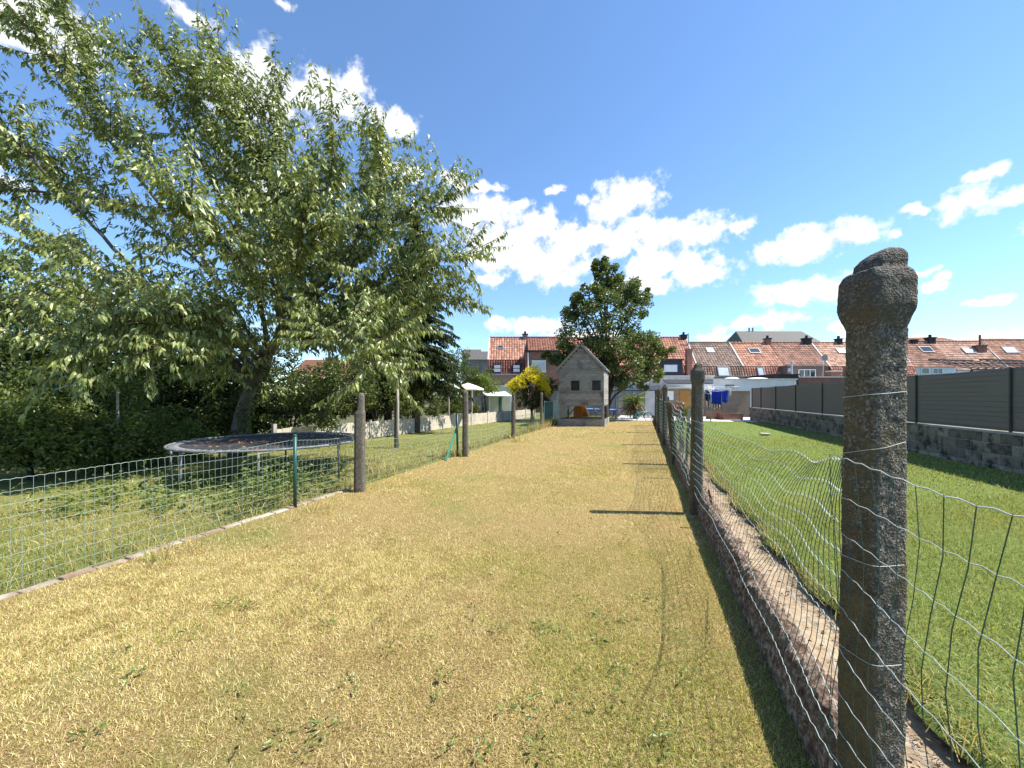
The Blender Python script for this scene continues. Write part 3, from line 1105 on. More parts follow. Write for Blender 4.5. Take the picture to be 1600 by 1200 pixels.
# ------------------------------------------------------------------ shrubs and other broadleaf trees
def shrub(name, label, cat, px, d, items, ca, cb, L, W, per, group=None, stem_r=0.03, leafm='leaf', flat=0.8, base_z=0.0, jit=0.5, down=0.0, stem_m='bark_dark', out=0.6):
    """items: list of (px, py, depth, radius m, clumps) masses that make up the crown"""
    base = at(px, d, base_z)
    t = thing(name, base, label, cat, group)
    cs, rs = [], []
    st = MB()
    st.smooth = True
    for (qx, qy, qd, rad, k) in items:
        c = atp(qx, qy, qd)
        mid = Vector((base.x + 0.22 * (c.x - base.x) + random.uniform(-.1, .1), base.y + 0.22 * (c.y - base.y), base_z + 0.6 * (c.z - base_z)))
        st.tube(spline([base + Vector((random.uniform(-.1, .1), random.uniform(-.1, .1), 0)), mid, c], 8), [stem_r * (1 - 0.09 * i) for i in range(9)], 6, caps=False)
        for _ in range(k):
            q = Vector((random.gauss(0, 1), random.gauss(0, 1), random.gauss(0, 1))).normalized() * rad * random.uniform(0.35, 1.0) ** 0.5
            q.z *= flat
            cc_ = c + q
            if cc_.z < base_z + 0.08:
                cc_.z = base_z + random.uniform(0.08, 0.3)
            cs.append(tuple(cc_))
            rs.append(rad * random.uniform(0.18, 0.42) * (0.6 + jit))
            if random.random() < 0.35:
                st.tube([c, c.lerp(cc_, 0.5) + Vector((0, 0, 0.03)), cc_], [stem_r * 0.4, stem_r * 0.3, stem_r * 0.12], 4, caps=False)
    V, T, C = clump_leaves(cs, rs, per, L, W, ca, cb, flat, out, down)
    V[:, 2] = np.maximum(V[:, 2], base_z + 0.01)
    st.build('trunk', M[stem_m], t, world=True)
    np_mesh('crown', V, T, M[leafm], C, parent=t, world=True)
    return t


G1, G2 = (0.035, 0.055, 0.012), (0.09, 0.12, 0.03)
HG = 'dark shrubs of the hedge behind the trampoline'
# brambles and shrubs at the left edge
shrub('bramble_bush', 'low leafy bramble bush at the left edge behind the wire fence', 'shrub', 40, 7.0,
      [(-60, 690, 6.4, 0.75, 22), (30, 680, 7.0, 0.75, 24), (110, 690, 7.4, 0.7, 24), (60, 640, 8.0, 0.9, 20)], (0.075, 0.105, 0.02), (0.20, 0.23, 0.06), 0.11, 0.06, 100, HG)
shrub('bramble_bush', 'low leafy bush between the left edge and the trampoline', 'shrub', 190, 8.2,
      [(180, 690, 8.0, 0.7, 24), (240, 695, 8.6, 0.65, 20), (200, 640, 9.2, 0.8, 20), (290, 690, 9.4, 0.55, 16)], (0.075, 0.105, 0.02), (0.20, 0.23, 0.06), 0.10, 0.055, 100, HG)
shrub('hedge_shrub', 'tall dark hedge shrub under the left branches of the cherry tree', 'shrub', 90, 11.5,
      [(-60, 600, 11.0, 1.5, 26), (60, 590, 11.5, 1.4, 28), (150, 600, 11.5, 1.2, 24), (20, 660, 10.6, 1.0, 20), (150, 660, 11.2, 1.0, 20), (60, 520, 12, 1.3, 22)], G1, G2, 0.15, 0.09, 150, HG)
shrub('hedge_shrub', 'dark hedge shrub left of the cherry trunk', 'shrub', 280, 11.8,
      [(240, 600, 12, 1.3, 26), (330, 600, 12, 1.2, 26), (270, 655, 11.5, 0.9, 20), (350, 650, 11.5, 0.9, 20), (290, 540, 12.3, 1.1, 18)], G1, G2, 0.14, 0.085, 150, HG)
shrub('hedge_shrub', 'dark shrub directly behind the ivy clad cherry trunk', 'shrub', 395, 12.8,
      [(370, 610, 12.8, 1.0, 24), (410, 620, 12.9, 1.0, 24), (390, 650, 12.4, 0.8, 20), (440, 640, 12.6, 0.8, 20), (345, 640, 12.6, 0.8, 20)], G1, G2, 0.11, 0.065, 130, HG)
shrub('ivy_shrub', 'dense ivy covered shrub right of the cherry trunk', 'shrub', 450, 11.8,
      [(430, 610, 11.8, 0.9, 22), (490, 600, 12.0, 0.95, 24), (540, 595, 12.4, 0.9, 22), (440, 655, 11.5, 0.5, 14), (500, 640, 11.8, 0.7, 18), (420, 560, 12.2, 0.8, 14)], (0.045, 0.07, 0.014), (0.11, 0.14, 0.035), 0.09, 0.06, 130, HG, leafm='leaf_shiny')
shrub('hedge_shrub', 'green hedge shrub between the ivy and the spruce', 'shrub', 585, 14.5,
      [(560, 620, 14.0, 0.8, 20), (600, 615, 14.6, 0.85, 22), (640, 625, 15.4, 0.7, 16), (585, 570, 15, 0.9, 16)], (0.05, 0.075, 0.015), (0.13, 0.15, 0.04), 0.10, 0.06, 80, HG)
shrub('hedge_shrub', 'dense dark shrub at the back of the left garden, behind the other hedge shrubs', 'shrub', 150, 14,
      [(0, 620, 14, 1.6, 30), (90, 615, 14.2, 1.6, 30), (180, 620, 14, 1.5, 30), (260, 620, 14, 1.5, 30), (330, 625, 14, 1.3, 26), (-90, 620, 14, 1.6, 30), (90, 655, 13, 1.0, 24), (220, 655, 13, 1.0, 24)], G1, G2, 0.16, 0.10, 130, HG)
shrub('background_tree', 'dark broad tree behind the hedge at the far left', 'tree', 40, 16.5,
      [(-80, 490, 16, 2.4, 30), (30, 500, 16.5, 2.2, 34), (120, 520, 17, 2.0, 30), (60, 445, 17, 1.6, 20), (40, 580, 16, 1.8, 20)], G1, G2, 0.15, 0.09, 130, None, 0.12)
shrub('background_tree', 'dark tree behind the crown of the cherry tree', 'tree', 240, 17.5,
      [(200, 540, 17.5, 2.0, 26), (290, 530, 18, 2.0, 26), (360, 560, 18, 1.6, 22), (250, 590, 17, 1.6, 20)], G1, G2, 0.15, 0.09, 130, None, 0.12)
shrub('leafy_tree', 'small dark leafy tree between the spruce and the cream parasol', 'tree', 705, 24,
      [(700, 575, 24, 1.3, 24), (725, 588, 24.5, 1.0, 18), (690, 610, 24, 1.0, 16), (718, 560, 24.5, 0.8, 12), (740, 592, 25, 0.6, 12)], (0.045, 0.07, 0.015), (0.11, 0.14, 0.04), 0.12, 0.075, 80, None, 0.06)
shrub('garden_shrub', 'light green shrub behind the cream parasol', 'shrub', 755, 25,
      [(750, 597, 25, 0.7, 14), (768, 603, 25.5, 0.65, 14), (740, 610, 25, 0.6, 10)], (0.13, 0.19, 0.03), (0.24, 0.30, 0.06), 0.13, 0.08, 60, None, 0.03)
shrub('garden_shrub', 'low green shrub in front of the pale pole under the cream parasol', 'shrub', 708, 22,
      [(705, 635, 22, 0.5, 12), (716, 632, 22.3, 0.45, 10), (742, 640, 23, 0.35, 8)], (0.08, 0.11, 0.02), (0.2, 0.22, 0.05), 0.11, 0.06, 60, None, 0.02)
shrub('alder_tree', 'full green broadleaf tree rising behind the grey playhouse', 'tree', 946, 24.5,
      [(950, 432, 24.5, 0.85, 20), (920, 462, 24.3, 0.95, 20), (972, 452, 24.6, 1.1, 24), (900, 470, 24.3, 0.5, 8), (1003, 462, 24.6, 0.55, 9), (928, 425, 24.5, 0.35, 6), (905, 490, 24.2, 1.0, 16), (985, 480, 24.6, 1.2, 18), (945, 490, 24.0, 1.5, 24),
       (905, 530, 24.0, 1.25, 20), (880, 550, 24.2, 0.9, 16), (960, 535, 24.0, 1.5, 24), (1000, 530, 24.6, 1.2, 20), (1020, 555, 24.6, 1.05, 16), (985, 575, 24.2, 1.35, 24), (1015, 590, 24.4, 0.85, 14), (960, 590, 24.2, 1.1, 16), (940, 560, 23.8, 1.0, 16), (1038, 548, 24.8, 0.55, 8), (940, 408, 24.5, 0.45, 7), (862, 556, 24.2, 0.5, 7)],
      (0.06, 0.09, 0.018), (0.21, 0.245, 0.08), 0.17, 0.12, 100, None, 0.10, 'leaf_shiny', 0.85, jit=0.42)
t_y = shrub('flowering_shrub', 'round shrub topped with bright yellow flowers beside the playhouse', 'shrub', 831, 24,
            [(812, 608, 24, 0.62, 16), (835, 612, 23.8, 0.7, 20), (852, 605, 24.2, 0.6, 16), (832, 592, 24, 0.6, 14), (862, 600, 24.6, 0.5, 10), (820, 626, 24, 0.5, 12), (845, 624, 24, 0.5, 12), (834, 630, 23.8, 0.45, 10)],
            (0.04, 0.06, 0.015), (0.10, 0.13, 0.035), 0.11, 0.065, 70, None, 0.035)
cs = [tuple(atp(*q)) for q in ((798, 603, 23.7), (806, 597, 23.6), (802, 608, 23.5), (812, 594, 23.6), (822, 588, 23.5), (830, 583, 23.6), (838, 584, 23.5), (846, 589, 23.5), (851, 596, 23.5), (834, 591, 23.2),
                               (843, 597, 23.3), (850, 604, 23.5), (827, 580, 23.8), (836, 577, 23.8), (816, 600, 23.4), (853, 610, 23.5))]
V, T, C = clump_leaves(cs, [0.34] * len(cs), 190, 0.10, 0.075, (0.84, 0.68, 0.02), (0.92, 0.82, 0.08), 0.8)
np_mesh('blossoms', V, T, M['petal'], C, parent=t_y, world=True)
shrub('garden_shrub', 'green shrub under the grey slate houses left of the parasol', 'shrub', 760, 29,
      [(752, 585, 29, 0.9, 14), (738, 592, 29, 0.8, 12)], (0.06, 0.09, 0.02), (0.14, 0.17, 0.045), 0.14, 0.09, 60, None, 0.04)


BG = 'shrubs behind the low concrete fence'
for i_, (qx, qd, k_) in enumerate(((520, 16.0, 1.0), (580, 18.5, 1.1), (640, 20.5, 1.0), (680, 22.5, 0.9))):
    shrub('garden_shrub', ['dark shrub behind the concrete fence right of the ivy', 'green shrub behind the concrete fence left of the wooden pole', 'dark shrub behind the concrete fence beside the spruce trunk', 'low green shrub behind the concrete fence right of the spruce trunk'][i_], 'shrub', qx, qd,
          [(qx - 22, 622, qd, 0.9 * k_, 16), (qx + 8, 618, qd + .3, 0.9 * k_, 16), (qx + 30, 628, qd, 0.8 * k_, 14), (qx, 642, qd - .4, 0.6 * k_, 12)], (0.05, 0.075, 0.016), (0.14, 0.16, 0.045), 0.11, 0.065, 110, BG, 0.03)


def spruce(px, d, top_y, half, label, seed, base_y=604):
    rnd = random.Random(seed)
    base = at(px, d)
    t = thing('spruce_tree', base, label, 'tree')
    zt = zat(top_y, d)
    zb = zat(base_y, d)
    tr, br = MB(), MB()
    tr.smooth = True
    tr.tube([base, base + Vector((0.05, 0, zt * 0.5)), base + Vector((0, 0, zt))], [0.19, 0.12, 0.015], 9)
    P_, D_, L_ = [], [], []
    z = zb
    while z < zt - 0.15:
        u = (z - zb) / (zt - zb)
        rad = half * (1 - u) ** 0.85 * (0.85 + 0.3 * rnd.random()) + 0.12
        nb = rnd.randint(5, 8)
        for k in range(nb):
            a = rnd.uniform(0, 6.283)
            dr = Vector((math.cos(a), math.sin(a), 0))
            ln = rad * rnd.uniform(0.6, 1.08)
            pts = [base + Vector((0, 0, z)) + dr * (ln * s_) + Vector((0, 0, ln * (0.22 * s_ - 0.48 * s_ * s_))) for s_ in (0, .25, .5, .75, 1)]
            br.tube(pts, [0.022, 0.018, 0.013, 0.009, 0.004], 4, caps=False)
            m_ = int(ln * 95)
            for j in range(m_):
                s_ = rnd.uniform(0.12, 1.0)
                q = s_ * 4
                i0 = min(3, int(q))
                p = pts[i0].lerp(pts[i0 + 1], q - i0)
                side = Vector((-dr.y, dr.x, 0)) * rnd.choice((-1, 1))
                wsp = (1.05 - s_) * 0.35 * ln
                p = p + side * rnd.uniform(0, wsp)
                P_.append(tuple(p))
                D_.append(tuple(side * rnd.uniform(0.1, 0.7) + dr * rnd.uniform(0.2, 0.8) + Vector((0, 0, -rnd.uniform(0.2, 1.1)))))
                L_.append(rnd.uniform(0.12, 0.30))
        z += rnd.uniform(0.13, 0.20)
    n = len(P_)
    L_ = np.array(L_)
    V, T, C = leaves(np.array(P_), np.array(D_), L_, L_ * 0.26, rand_col(n, (0.032, 0.052, 0.016), (0.085, 0.11, 0.035)), simple=True)
    tr.build('trunk', M['bark'], t, world=True)
    br.build('branches', M['twig'], t, world=True)
    np_mesh('crown', V, T, M['needle'], C, parent=t, world=True)


spruce(650, 16.6, 335, 2.2, 'tall dark spruce with hanging branches right of the cherry tree', 3)
spruce(606, 17.6, 440, 2.0, 'shorter dark spruce half hidden behind the cherry tree', 5, 610)

# weeds in the lawn
Pw, Dw, Lw = [], [], []
spots = [(510, 982), (820, 1112), (690, 1060), (680, 1110), (880, 1110), (200, 1068), (385, 1135), (190, 1020), (480, 1180), (930, 965), (1020, 935), (1070, 1060), (740, 980), (660, 1000), (385, 950), (550, 1075),
         (620, 850), (640, 880), (780, 990), (700, 1180), (1030, 1165), (900, 940), (950, 1125), (375, 1085), (420, 860), (330, 850), (150, 1150), (610, 1020)]
for _ in range(26):
    spots.append((random.uniform(250, 1050), random.uniform(790, 1190)))
for (qx, qy) in spots:
    g_ = gnd(qx, qy)
    if not (LX + 0.1 < g_.x < 0.55):
        continue
    for k in range(random.randint(5, 15)):
        a = random.uniform(0, 6.283)
        r_ = random.uniform(0, 0.055)
        Pw.append((g_.x + r_ * math.cos(a), g_.y + r_ * math.sin(a), 0.024 + random.uniform(0, 0.018)))
        Dw.append((math.cos(a), math.sin(a), random.uniform(0.1, 0.7)))
        Lw.append(random.uniform(0.02, 0.05))
Lw = np.array(Lw)
V, T, C = leaves(np.array(Pw), np.array(Dw), Lw, Lw * 0.32, rand_col(len(Lw), (0.09, 0.14, 0.03), (0.20, 0.25, 0.07)))
tag(np_mesh('lawn_weeds', V, T, M['leaf'], C), 'small green weeds scattered through the dry middle lawn', 'weeds', kind='stuff')
Pd, Dd = [], []
for _ in range(34):
    g_ = gnd(random.uniform(60, 1080), random.uniform(740, 1195))
    if LX + 0.1 < g_.x < 0.55:
        for k in range(random.randint(1, 3)):
            Pd.append((g_.x + random.gauss(0, .02), g_.y + random.gauss(0, .02), 0.03))
            Dd.append((random.gauss(0, 1), random.gauss(0, 1), random.gauss(0, .3)))
Ld = RNG.uniform(0.015, 0.035, len(Pd))
V, T, C = leaves(np.array(Pd), np.array(Dd), Ld, Ld * 0.5, rand_col(len(Pd), (0.07, 0.045, 0.025), (0.22, 0.13, 0.06)))
tag(np_mesh('dead_leaves', V, T, M['brown_leaf'], C), 'small dead brown leaves lying in the dry lawn', 'leaves', kind='stuff')
# leafy weeds below the left fence
Pw, Dw, Lw = [], [], []
for _ in range(420):
    qx = random.choice((random.uniform(20, 560), random.uniform(380, 560)))
    b_ = at(qx, random.uniform(4.8, 6.6))
    if b_.x > LX - 0.15 or b_.x < -8:
        continue
    hgt = random.uniform(0.08, 0.42) if qx < 380 else random.uniform(0.15, 0.6)
    for k in range(9):
        Pw.append((b_.x + random.gauss(0, 0.06), b_.y + random.gauss(0, 0.06), random.uniform(0.02, hgt)))
        Dw.append((random.gauss(0, 1), random.gauss(0, 1), random.uniform(-0.3, 0.8)))
        Lw.append(random.uniform(0.05, 0.10))
Lw = np.array(Lw)
V, T, C = leaves(np.array(Pw), np.array(Dw), Lw, Lw * 0.45, rand_col(len(Lw), (0.07, 0.11, 0.02), (0.2, 0.24, 0.06)))
tag(np_mesh('leafy_weeds', V, T, M['leaf'], C), 'leafy green weeds in front of the trampoline behind the left fence', 'weeds', kind='stuff')


# ------------------------------------------------------------------ concrete posts
def ring_post(levels, n_around, step, amp, base, rot=0.0, lean=(0, 0), power=5.0, seed=0):
    """levels: (z, half width x, half width y, offset x, offset y)"""
    zs = [l[0] for l in levels]
    Z = []
    for a, b in zip(zs[:-1], zs[1:]):
        k = max(1, int(round((b - a) / step)))
        Z += [a + (b - a) * i / k for i in range(k)]
    Z.append(zs[-1])
    V = []
    for z in Z:
        lv = [np.interp(z, zs, [l[j] for l in levels]) for j in range(1, 5)]
        for k in range(n_around):
            a = 2 * math.pi * (k + 0.5) / n_around
            ca, sa = math.cos(a), math.sin(a)
            rr = (abs(ca) ** power + abs(sa) ** power) ** (-1 / power)
            x, y = ca * rr * lv[0], sa * rr * lv[1]
            nz = mnoise.noise(Vector((x * 9 + seed, y * 9, z * 9))) * 0.5 + mnoise.noise(Vector((x * 45 + seed, y * 45, z * 45))) * 0.35 + mnoise.noise(Vector((x * 120, y * 120 + seed, z * 120))) * 0.25
            f_ = 1 + nz * amp / max(0.02, math.hypot(x, y))
            x, y = x * f_ + lv[2], y * f_ + lv[3]
            X = x * math.cos(rot) - y * math.sin(rot)
            Y = x * math.sin(rot) + y * math.cos(rot)
            V.append((base[0] + X + lean[0] * z, base[1] + Y + lean[1] * z, base[2] + z))
    nr = len(Z)
    Fq = []
    for i in range(nr - 1):
        for k in range(n_around):
            k2 = (k + 1) % n_around
            Fq.append((i * n_around + k, i * n_around + k2, (i + 1) * n_around + k2, (i + 1) * n_around + k))
    top = len(V)
    c = np.mean(np.array(V[-n_around:]), 0)
    V.append((c[0], c[1], c[2] + 0.003))
    T = [((nr - 1) * n_around + k, (nr - 1) * n_around + (k + 1) % n_around, top) for k in range(n_around)]
    return np.array(V), [np.array(Fq), np.array(T)]


PG_R = 'concrete fence posts along the right fence'
PG_L = 'concrete fence posts along the left fence'
XF = 0.64
# the big one in the foreground
bp = Vector((0.635, 1.44, 0))
t = thing('fence_post', bp, 'tall rough concrete fence post in the right foreground with a knobbed head', 'fence post', PG_R)
V, Fs = ring_post([(0, .059, .059, 0, 0), (0.85, .0565, .0565, 0, 0), (1.62, .0525, .0525, 0, 0), (1.702, .053, .053, 0, 0), (1.712, .056, .056, 0, 0), (1.752, .0665, .0665, 0, 0), (1.764, .0685, .0685, 0, 0), (1.845, .0675, .067, 0, 0), (1.864, .061, .060, 0, 0), (1.872, .054, .054, 0.001, 0),
                   (1.8735, .047, .047, 0.004, -0.004), (1.894, .0455, .0455, 0.007, -0.005), (1.912, .038, .040, 0.014, -0.008), (1.926, .028, .031, 0.021, -0.010), (1.934, .017, .018, 0.025, -0.012), (1.937, .006, .006, 0.026, -0.012)],
                  64, 0.0085, 0.0058, bp, R(21), (0.012, 0.004), 8.0, 3)
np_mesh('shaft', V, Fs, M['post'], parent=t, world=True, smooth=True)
for zz, zt_ in ((1.505, 0.01), (1.345, 0.028), (1.02, 0.006), (0.74, 0.004)):
    pts = []
    for k in range(25):
        a = math.pi * (0.60 + 1.05 * k / 24)
        ca, sa = math.cos(a), math.sin(a)
        rr = (abs(ca) ** 5 + abs(sa) ** 5) ** (-0.2) * 0.060
        ro = R(21)
        x_, y_ = ca * rr, sa * rr
        pts.append(bp + Vector((x_ * math.cos(ro) - y_ * math.sin(ro) + 0.012 * zz, x_ * math.sin(ro) + y_ * math.cos(ro), zz + zt_ * (k - 12) / 12)))
    ti = MB()
    ti.smooth = True
    ti.tube(pts, 0.0009, 5)
    ti.build('tie_wire', M['wire_pale'], t, world=True)


def concrete_post(base, h, hw, label, group, seed, head='notch', lean=(0, 0), rot=0.0, res=0.03, n=24):
    t = thing('fence_post', base, label, 'fence post', group)
    if head == 'notch':      # thinner tongue on one side
        lv = [(0, hw, hw, 0, 0), (h * 0.78, hw * .95, hw * .95, 0, 0), (h * 0.80, hw * .95, hw * .95, 0, 0), (h * 0.825, hw * .62, hw * .85, hw * .22, 0), (h * 0.88, hw * .58, hw * .8, hw * .25, 0), (h * 0.975, hw * .5, hw * .7, hw * .3, 0), (h, hw * .35, hw * .5, hw * .3, 0)]
    elif head == 'knob':
        lv = [(0, hw, hw, 0, 0), (h * .86, hw * .92, hw * .92, 0, 0), (h * .885, hw * 1.12, hw * 1.12, 0, 0), (h * .945, hw * 1.14, hw * 1.14, 0, 0), (h * .955, hw * .8, hw * .8, 0, 0), (h * .985, hw * .62, hw * .62, hw * .1, 0), (h, hw * .25, hw * .25, hw * .15, 0)]
    else:
        lv = [(0, hw, hw, 0, 0), (h * .96, hw * .88, hw * .88, 0, 0), (h, hw * .6, hw * .6, 0, 0)]
    V, Fs = ring_post(lv, n, res, 0.007, base, rot, lean, 5, seed)
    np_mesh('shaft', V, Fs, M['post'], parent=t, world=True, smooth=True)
    return t


concrete_post(Vector((0.64, 5.49, 0)), 1.94, 0.068, 'mossy concrete fence post with a rounded knob head, second along the right fence', PG_R, 8, 'knob', (0.012, 0), R(12), 0.02, 36)
concrete_post(Vector((0.68, 9.3, 0)), 1.40, 0.07, 'pale grey leaning concrete post wrapped in wire in the right fence', PG_R, 12, 'plain', (-0.10, 0.02))
concrete_post(Vector((0.64, 13.0, 0)), 1.90, 0.07, 'dark knobbed concrete post beyond the leaning pale one', PG_R, 15, 'knob', (0.0, 0))
concrete_post(Vector((0.64, 17.4, 0)), 1.88, 0.075, 'dark concrete post in the far part of the right fence, before the stakes', PG_R, 18, 'knob', (-0.015, 0))
concrete_post(Vector((0.63, 21.6, 0)), 1.9, 0.075, 'farthest dark concrete post of the right fence', PG_R, 19, 'knob', (0.01, 0))
SG = 'thin wooden stakes in the right fence'
stk = MB()
for i, (y, h, lx) in enumerate(((7.8, 1.25, .03), (8.8, 1.20, .05), (11.4, 1.45, -.04), (13.2, 1.3, .02), (16.1, 1.55, -.03), (17.4, 1.5, .02), (18.4, 1.45, .0), (20.6, 1.6, -.02), (21.8, 1.55, .01))):
    m_ = MB()
    b_ = Vector((0.84 if i < 2 else 0.70, y, 0.05))
    m_.bar(b_, b_ + Vector((lx * h, 0.01, h)), 0.05, 0.035, (0, 1, 0))
    o = m_.build('fence_stake', M['wood_dark'] if i % 2 == 0 else M['wood_pole'], None, origin=b_, bevel=0.004)
    tag(o, ['dark wooden stake on the garden side of the right fence, nearest of the stakes', 'silvered wooden stake just beyond the nearest dark stake of the right fence'][i] if i < 2 else 'thin wooden stake in the crowded far part of the right fence', 'stake', SG)
rs_ = MB()
b_ = gnd(1116, 806, 0.15)
rs_.bar(b_, atp(1107, 765, (b_.x * -SP + b_.y * CP) + 0.02), 0.03, 0.02)
tag(rs_.build('metal_stake', M['rust'], None, origin=b_), 'short rusty leaning metal stake beside the crumbling curb', 'stake')

pl = gnd(562, 768)
concrete_post(pl, 1.56, 0.078, 'speckled concrete post with a broken narrow top in front of the trampoline', PG_L, 31, 'notch', (0.004, 0), R(25), 0.02, 36)
concrete_post(gnd(727, 713), 1.66, 0.075, 'dark weathered concrete post in front of the cream parasol', PG_L, 33, 'plain', (0.0, 0), R(20))
concrete_post(gnd(802, 685), 1.62, 0.07, 'slender concrete post in front of the yellow flowering shrub', PG_L, 35, 'notch', (0, 0), R(20))
concrete_post(gnd(846, 669), 1.70, 0.072, 'concrete post nearest the grey playhouse', PG_L, 37, 'plain', (0, 0), R(20))
# green metal posts
m_ = MB()
b_ = gnd(461, 793)
m_.smooth = True
m_.tube([b_, b_ + Vector((0, 0, 0.97))], 0.024, 12)
m_.tube([b_ + Vector((0, 0, 0.97)), b_ + Vector((0, 0, 0.99))], [0.028, 0.022], 12)
tag(m_.build('metal_post', M['green_metal'], None, origin=b_), 'round green metal post of the left wire fence in front of the trampoline', 'fence post')
b_ = gnd(715, 712)
t = thing('metal_post', b_, 'green metal post with a slanting brace beside the concrete post near the parasol', 'fence post')
m_ = MB()
m_.smooth = True
m_.tube([b_, b_ + Vector((-0.02, 0, 1.06))], 0.028, 10)
m_.tube([b_ + Vector((-0.02, 0, 1.06)), b_ + Vector((-0.02, 0, 1.075))], [0.032, 0.025], 10)
m_.build('shaft', M['green_metal'], t, world=True)
m_ = MB()
m_.bar(b_ + Vector((-0.02, -0.02, 0.70)), gnd(697, 720), 0.035, 0.035)
m_.build('brace', mat('green_brace', (0.03, 0.20, 0.13), (0.05, 0.26, 0.17), 8, 0.5), t, world=True)


# ------------------------------------------------------------------ wire mesh
def wire_grid(mb, surf, nu, vs, r, crimp=0.0, sub=1, vsub=6, skip_v=None, hm=0, vm=1, rh=None):
    """surf(u, v) -> point, u along the fence, v up; horizontals at the values vs, nu + 1 verticals"""
    mb.smooth = True
    mb.mat_i = hm
    for iv, v in enumerate(vs):
        pts = []
        k = nu * sub
        for i in range(k + 1):
            p = Vector(surf(i / k, v))
            if crimp:
                p.z += crimp * (1 if i % 2 else -1)
            pts.append(p)
        mb.tube(pts, (rh or r) * (1.35 if v == vs[-1] else 1), 4, caps=False)
    mb.mat_i = vm
    for i in range(nu + 1):
        u = i / nu
        mb.tube([surf(u, vs[0] + (vs[-1] - vs[0]) * k / vsub) for k in range(vsub + 1)], r, 3, caps=False)


# left fence
lf = thing('wire_fence', (LX - 0.03, 2, 0), 'green wire mesh fence along the left side of the lawn', 'wire fence')


def left_span(y0, y1, z0, z1, sag, spacing, step, r, name='wire_mesh', crimp=0.003, hm=None):
    def surf(u, v):
        y = y0 + (y1 - y0) * u
        top = z0 + (z1 - z0) * u - sag * 4 * u * (1 - u)
        wob = 0.03 * math.sin(y * 1.7) * v + 0.012 * math.sin(y * 5.1 + v * 3)
        return (LX - 0.05 + wob, y, 0.02 + (top - 0.02) * v + 0.01 * math.sin(y * 3.3))
    mb = MB()
    nu = max(2, int(abs(y1 - y0) / spacing))
    nv = max(2, int(max(z0, z1) / step))
    wire_grid(mb, surf, nu, [k / nv for k in range(nv + 1)], r, crimp, 2 if crimp else 1, 4)
    mb.build(name, [hm or M['wire_left'], M['wire_left']], lf, world=True)


yp = [gnd(461, 793).y, pl.y, gnd(727, 713).y, gnd(802, 685).y, gnd(846, 669).y]
left_span(0.2, yp[0], 0.92, 0.90, 0.03, 0.06, 0.098, 0.0017)
left_span(yp[0], yp[1], 0.90, 0.86, 0.02, 0.06, 0.098, 0.0018)
left_span(yp[1], yp[2], 0.78, 0.66, 0.06, 0.075, 0.10, 0.0021)
left_span(yp[2], yp[3], 0.62, 0.6, 0.1, 0.12, 0.11, 0.0026, crimp=0)
left_span(yp[3], yp[4], 0.78, 0.8, 0.03, 0.13, 0.12, 0.004, crimp=0, hm=M['green_metal'])

# right fence
rf = thing('wire_fence', (0.72, 3, RZ), 'slack bulging wire mesh fence along the right side of the lawn', 'wire fence')


def right_span(y0, y1, zt0, zt1, bulge, spacing, nv, r, xo=0.70, sagz=0.06, kink=0.0, skew=0.0, crimp=0.004, name='wire_mesh', vsub=8, hm='wire_pale', z_low=0.29, dip=0.0):
    def surf(u, v):
        y = y0 + (y1 - y0) * u
        e = math.sin(math.pi * u)
        top = zt0 + (zt1 - zt0) * u - sagz * e - dip * max(0.0, 1 - abs(u - 0.72) / 0.28) ** 1.5
        z = z_low + (top - z_low) * v + 0.018 * math.sin(7 * u * 3.1 + 5 * v) * e
        x = xo + bulge * e * (v ** 1.3) + kink * e * math.sin(math.pi * v * 1.6 + 1.4 * u) + 0.012 * math.sin(y * 6 + v * 9)
        return (x, y + skew * v * e + 0.02 * math.sin(v * 11 + u * 23) * e, z)
    mb = MB()
    nu = max(2, int(abs(y1 - y0) / spacing))
    wire_grid(mb, surf, nu, [k / nv for k in range(nv + 1)], r, crimp, 2, vsub)
    mb.build(name, [M[hm], M['wire_green']], rf, world=True)


right_span(-1.2, 1.45, 1.32, 1.325, 0.03, 0.068, 9, 0.00115, 0.555, 0.03, 0.015, 0.0, 0.0025)
right_span(1.45, 5.46, 1.31, 1.20, 0.34, 0.070, 10, 0.0016, 0.60, 0.13, 0.06, -0.25, 0.005, dip=0.03)
right_span(5.46, 9.3, 1.15, 1.34, 0.10, 0.085, 10, 0.0026, 0.60, 0.10, 0.05, 0.1, 0.005)
right_span(8.3, 10.0, 1.36, 1.40, 0.12, 0.075, 12, 0.003, 0.74, 0.02, 0.05, 0.1, 0.006)
right_span(9.3, 13.0, 1.36, 1.36, 0.04, 0.12, 10, 0.0035, 0.62, 0.05, 0.03, 0, 0)
right_span(13.0, 21.6, 1.40, 1.45, 0.03, 0.16, 9, 0.0045, 0.62, 0.03, 0.02, 0, 0)
# loose broken ends
m_ = MB()
m_.smooth = True
for (y, z) in ((1.38, 1.25), (1.40, 1.05), (1.36, 0.87), (1.75, 0.30), (1.95, 0.26)):
    pts = [Vector((0.57, y, z))]
    for k in range(6):
        pts.append(pts[-1] + Vector((random.uniform(-.015, .01), random.uniform(-.02, .03), random.uniform(-.03, .008))))
    m_.tube(pts, 0.0013, 4)
for (y, h) in ((1.55, 1.27), (1.62, 0.95)):
    pts = []
    for k in range(12):
        pts.append(Vector((0.66 + 0.02 * math.sin(k * 0.9), y + 0.02 * math.sin(k * 1.7), h - 0.075 * k)))
    m_.tube(pts, 0.0018, 4)
m_.build('loose_wire', M['wire_green'], rf, world=True)

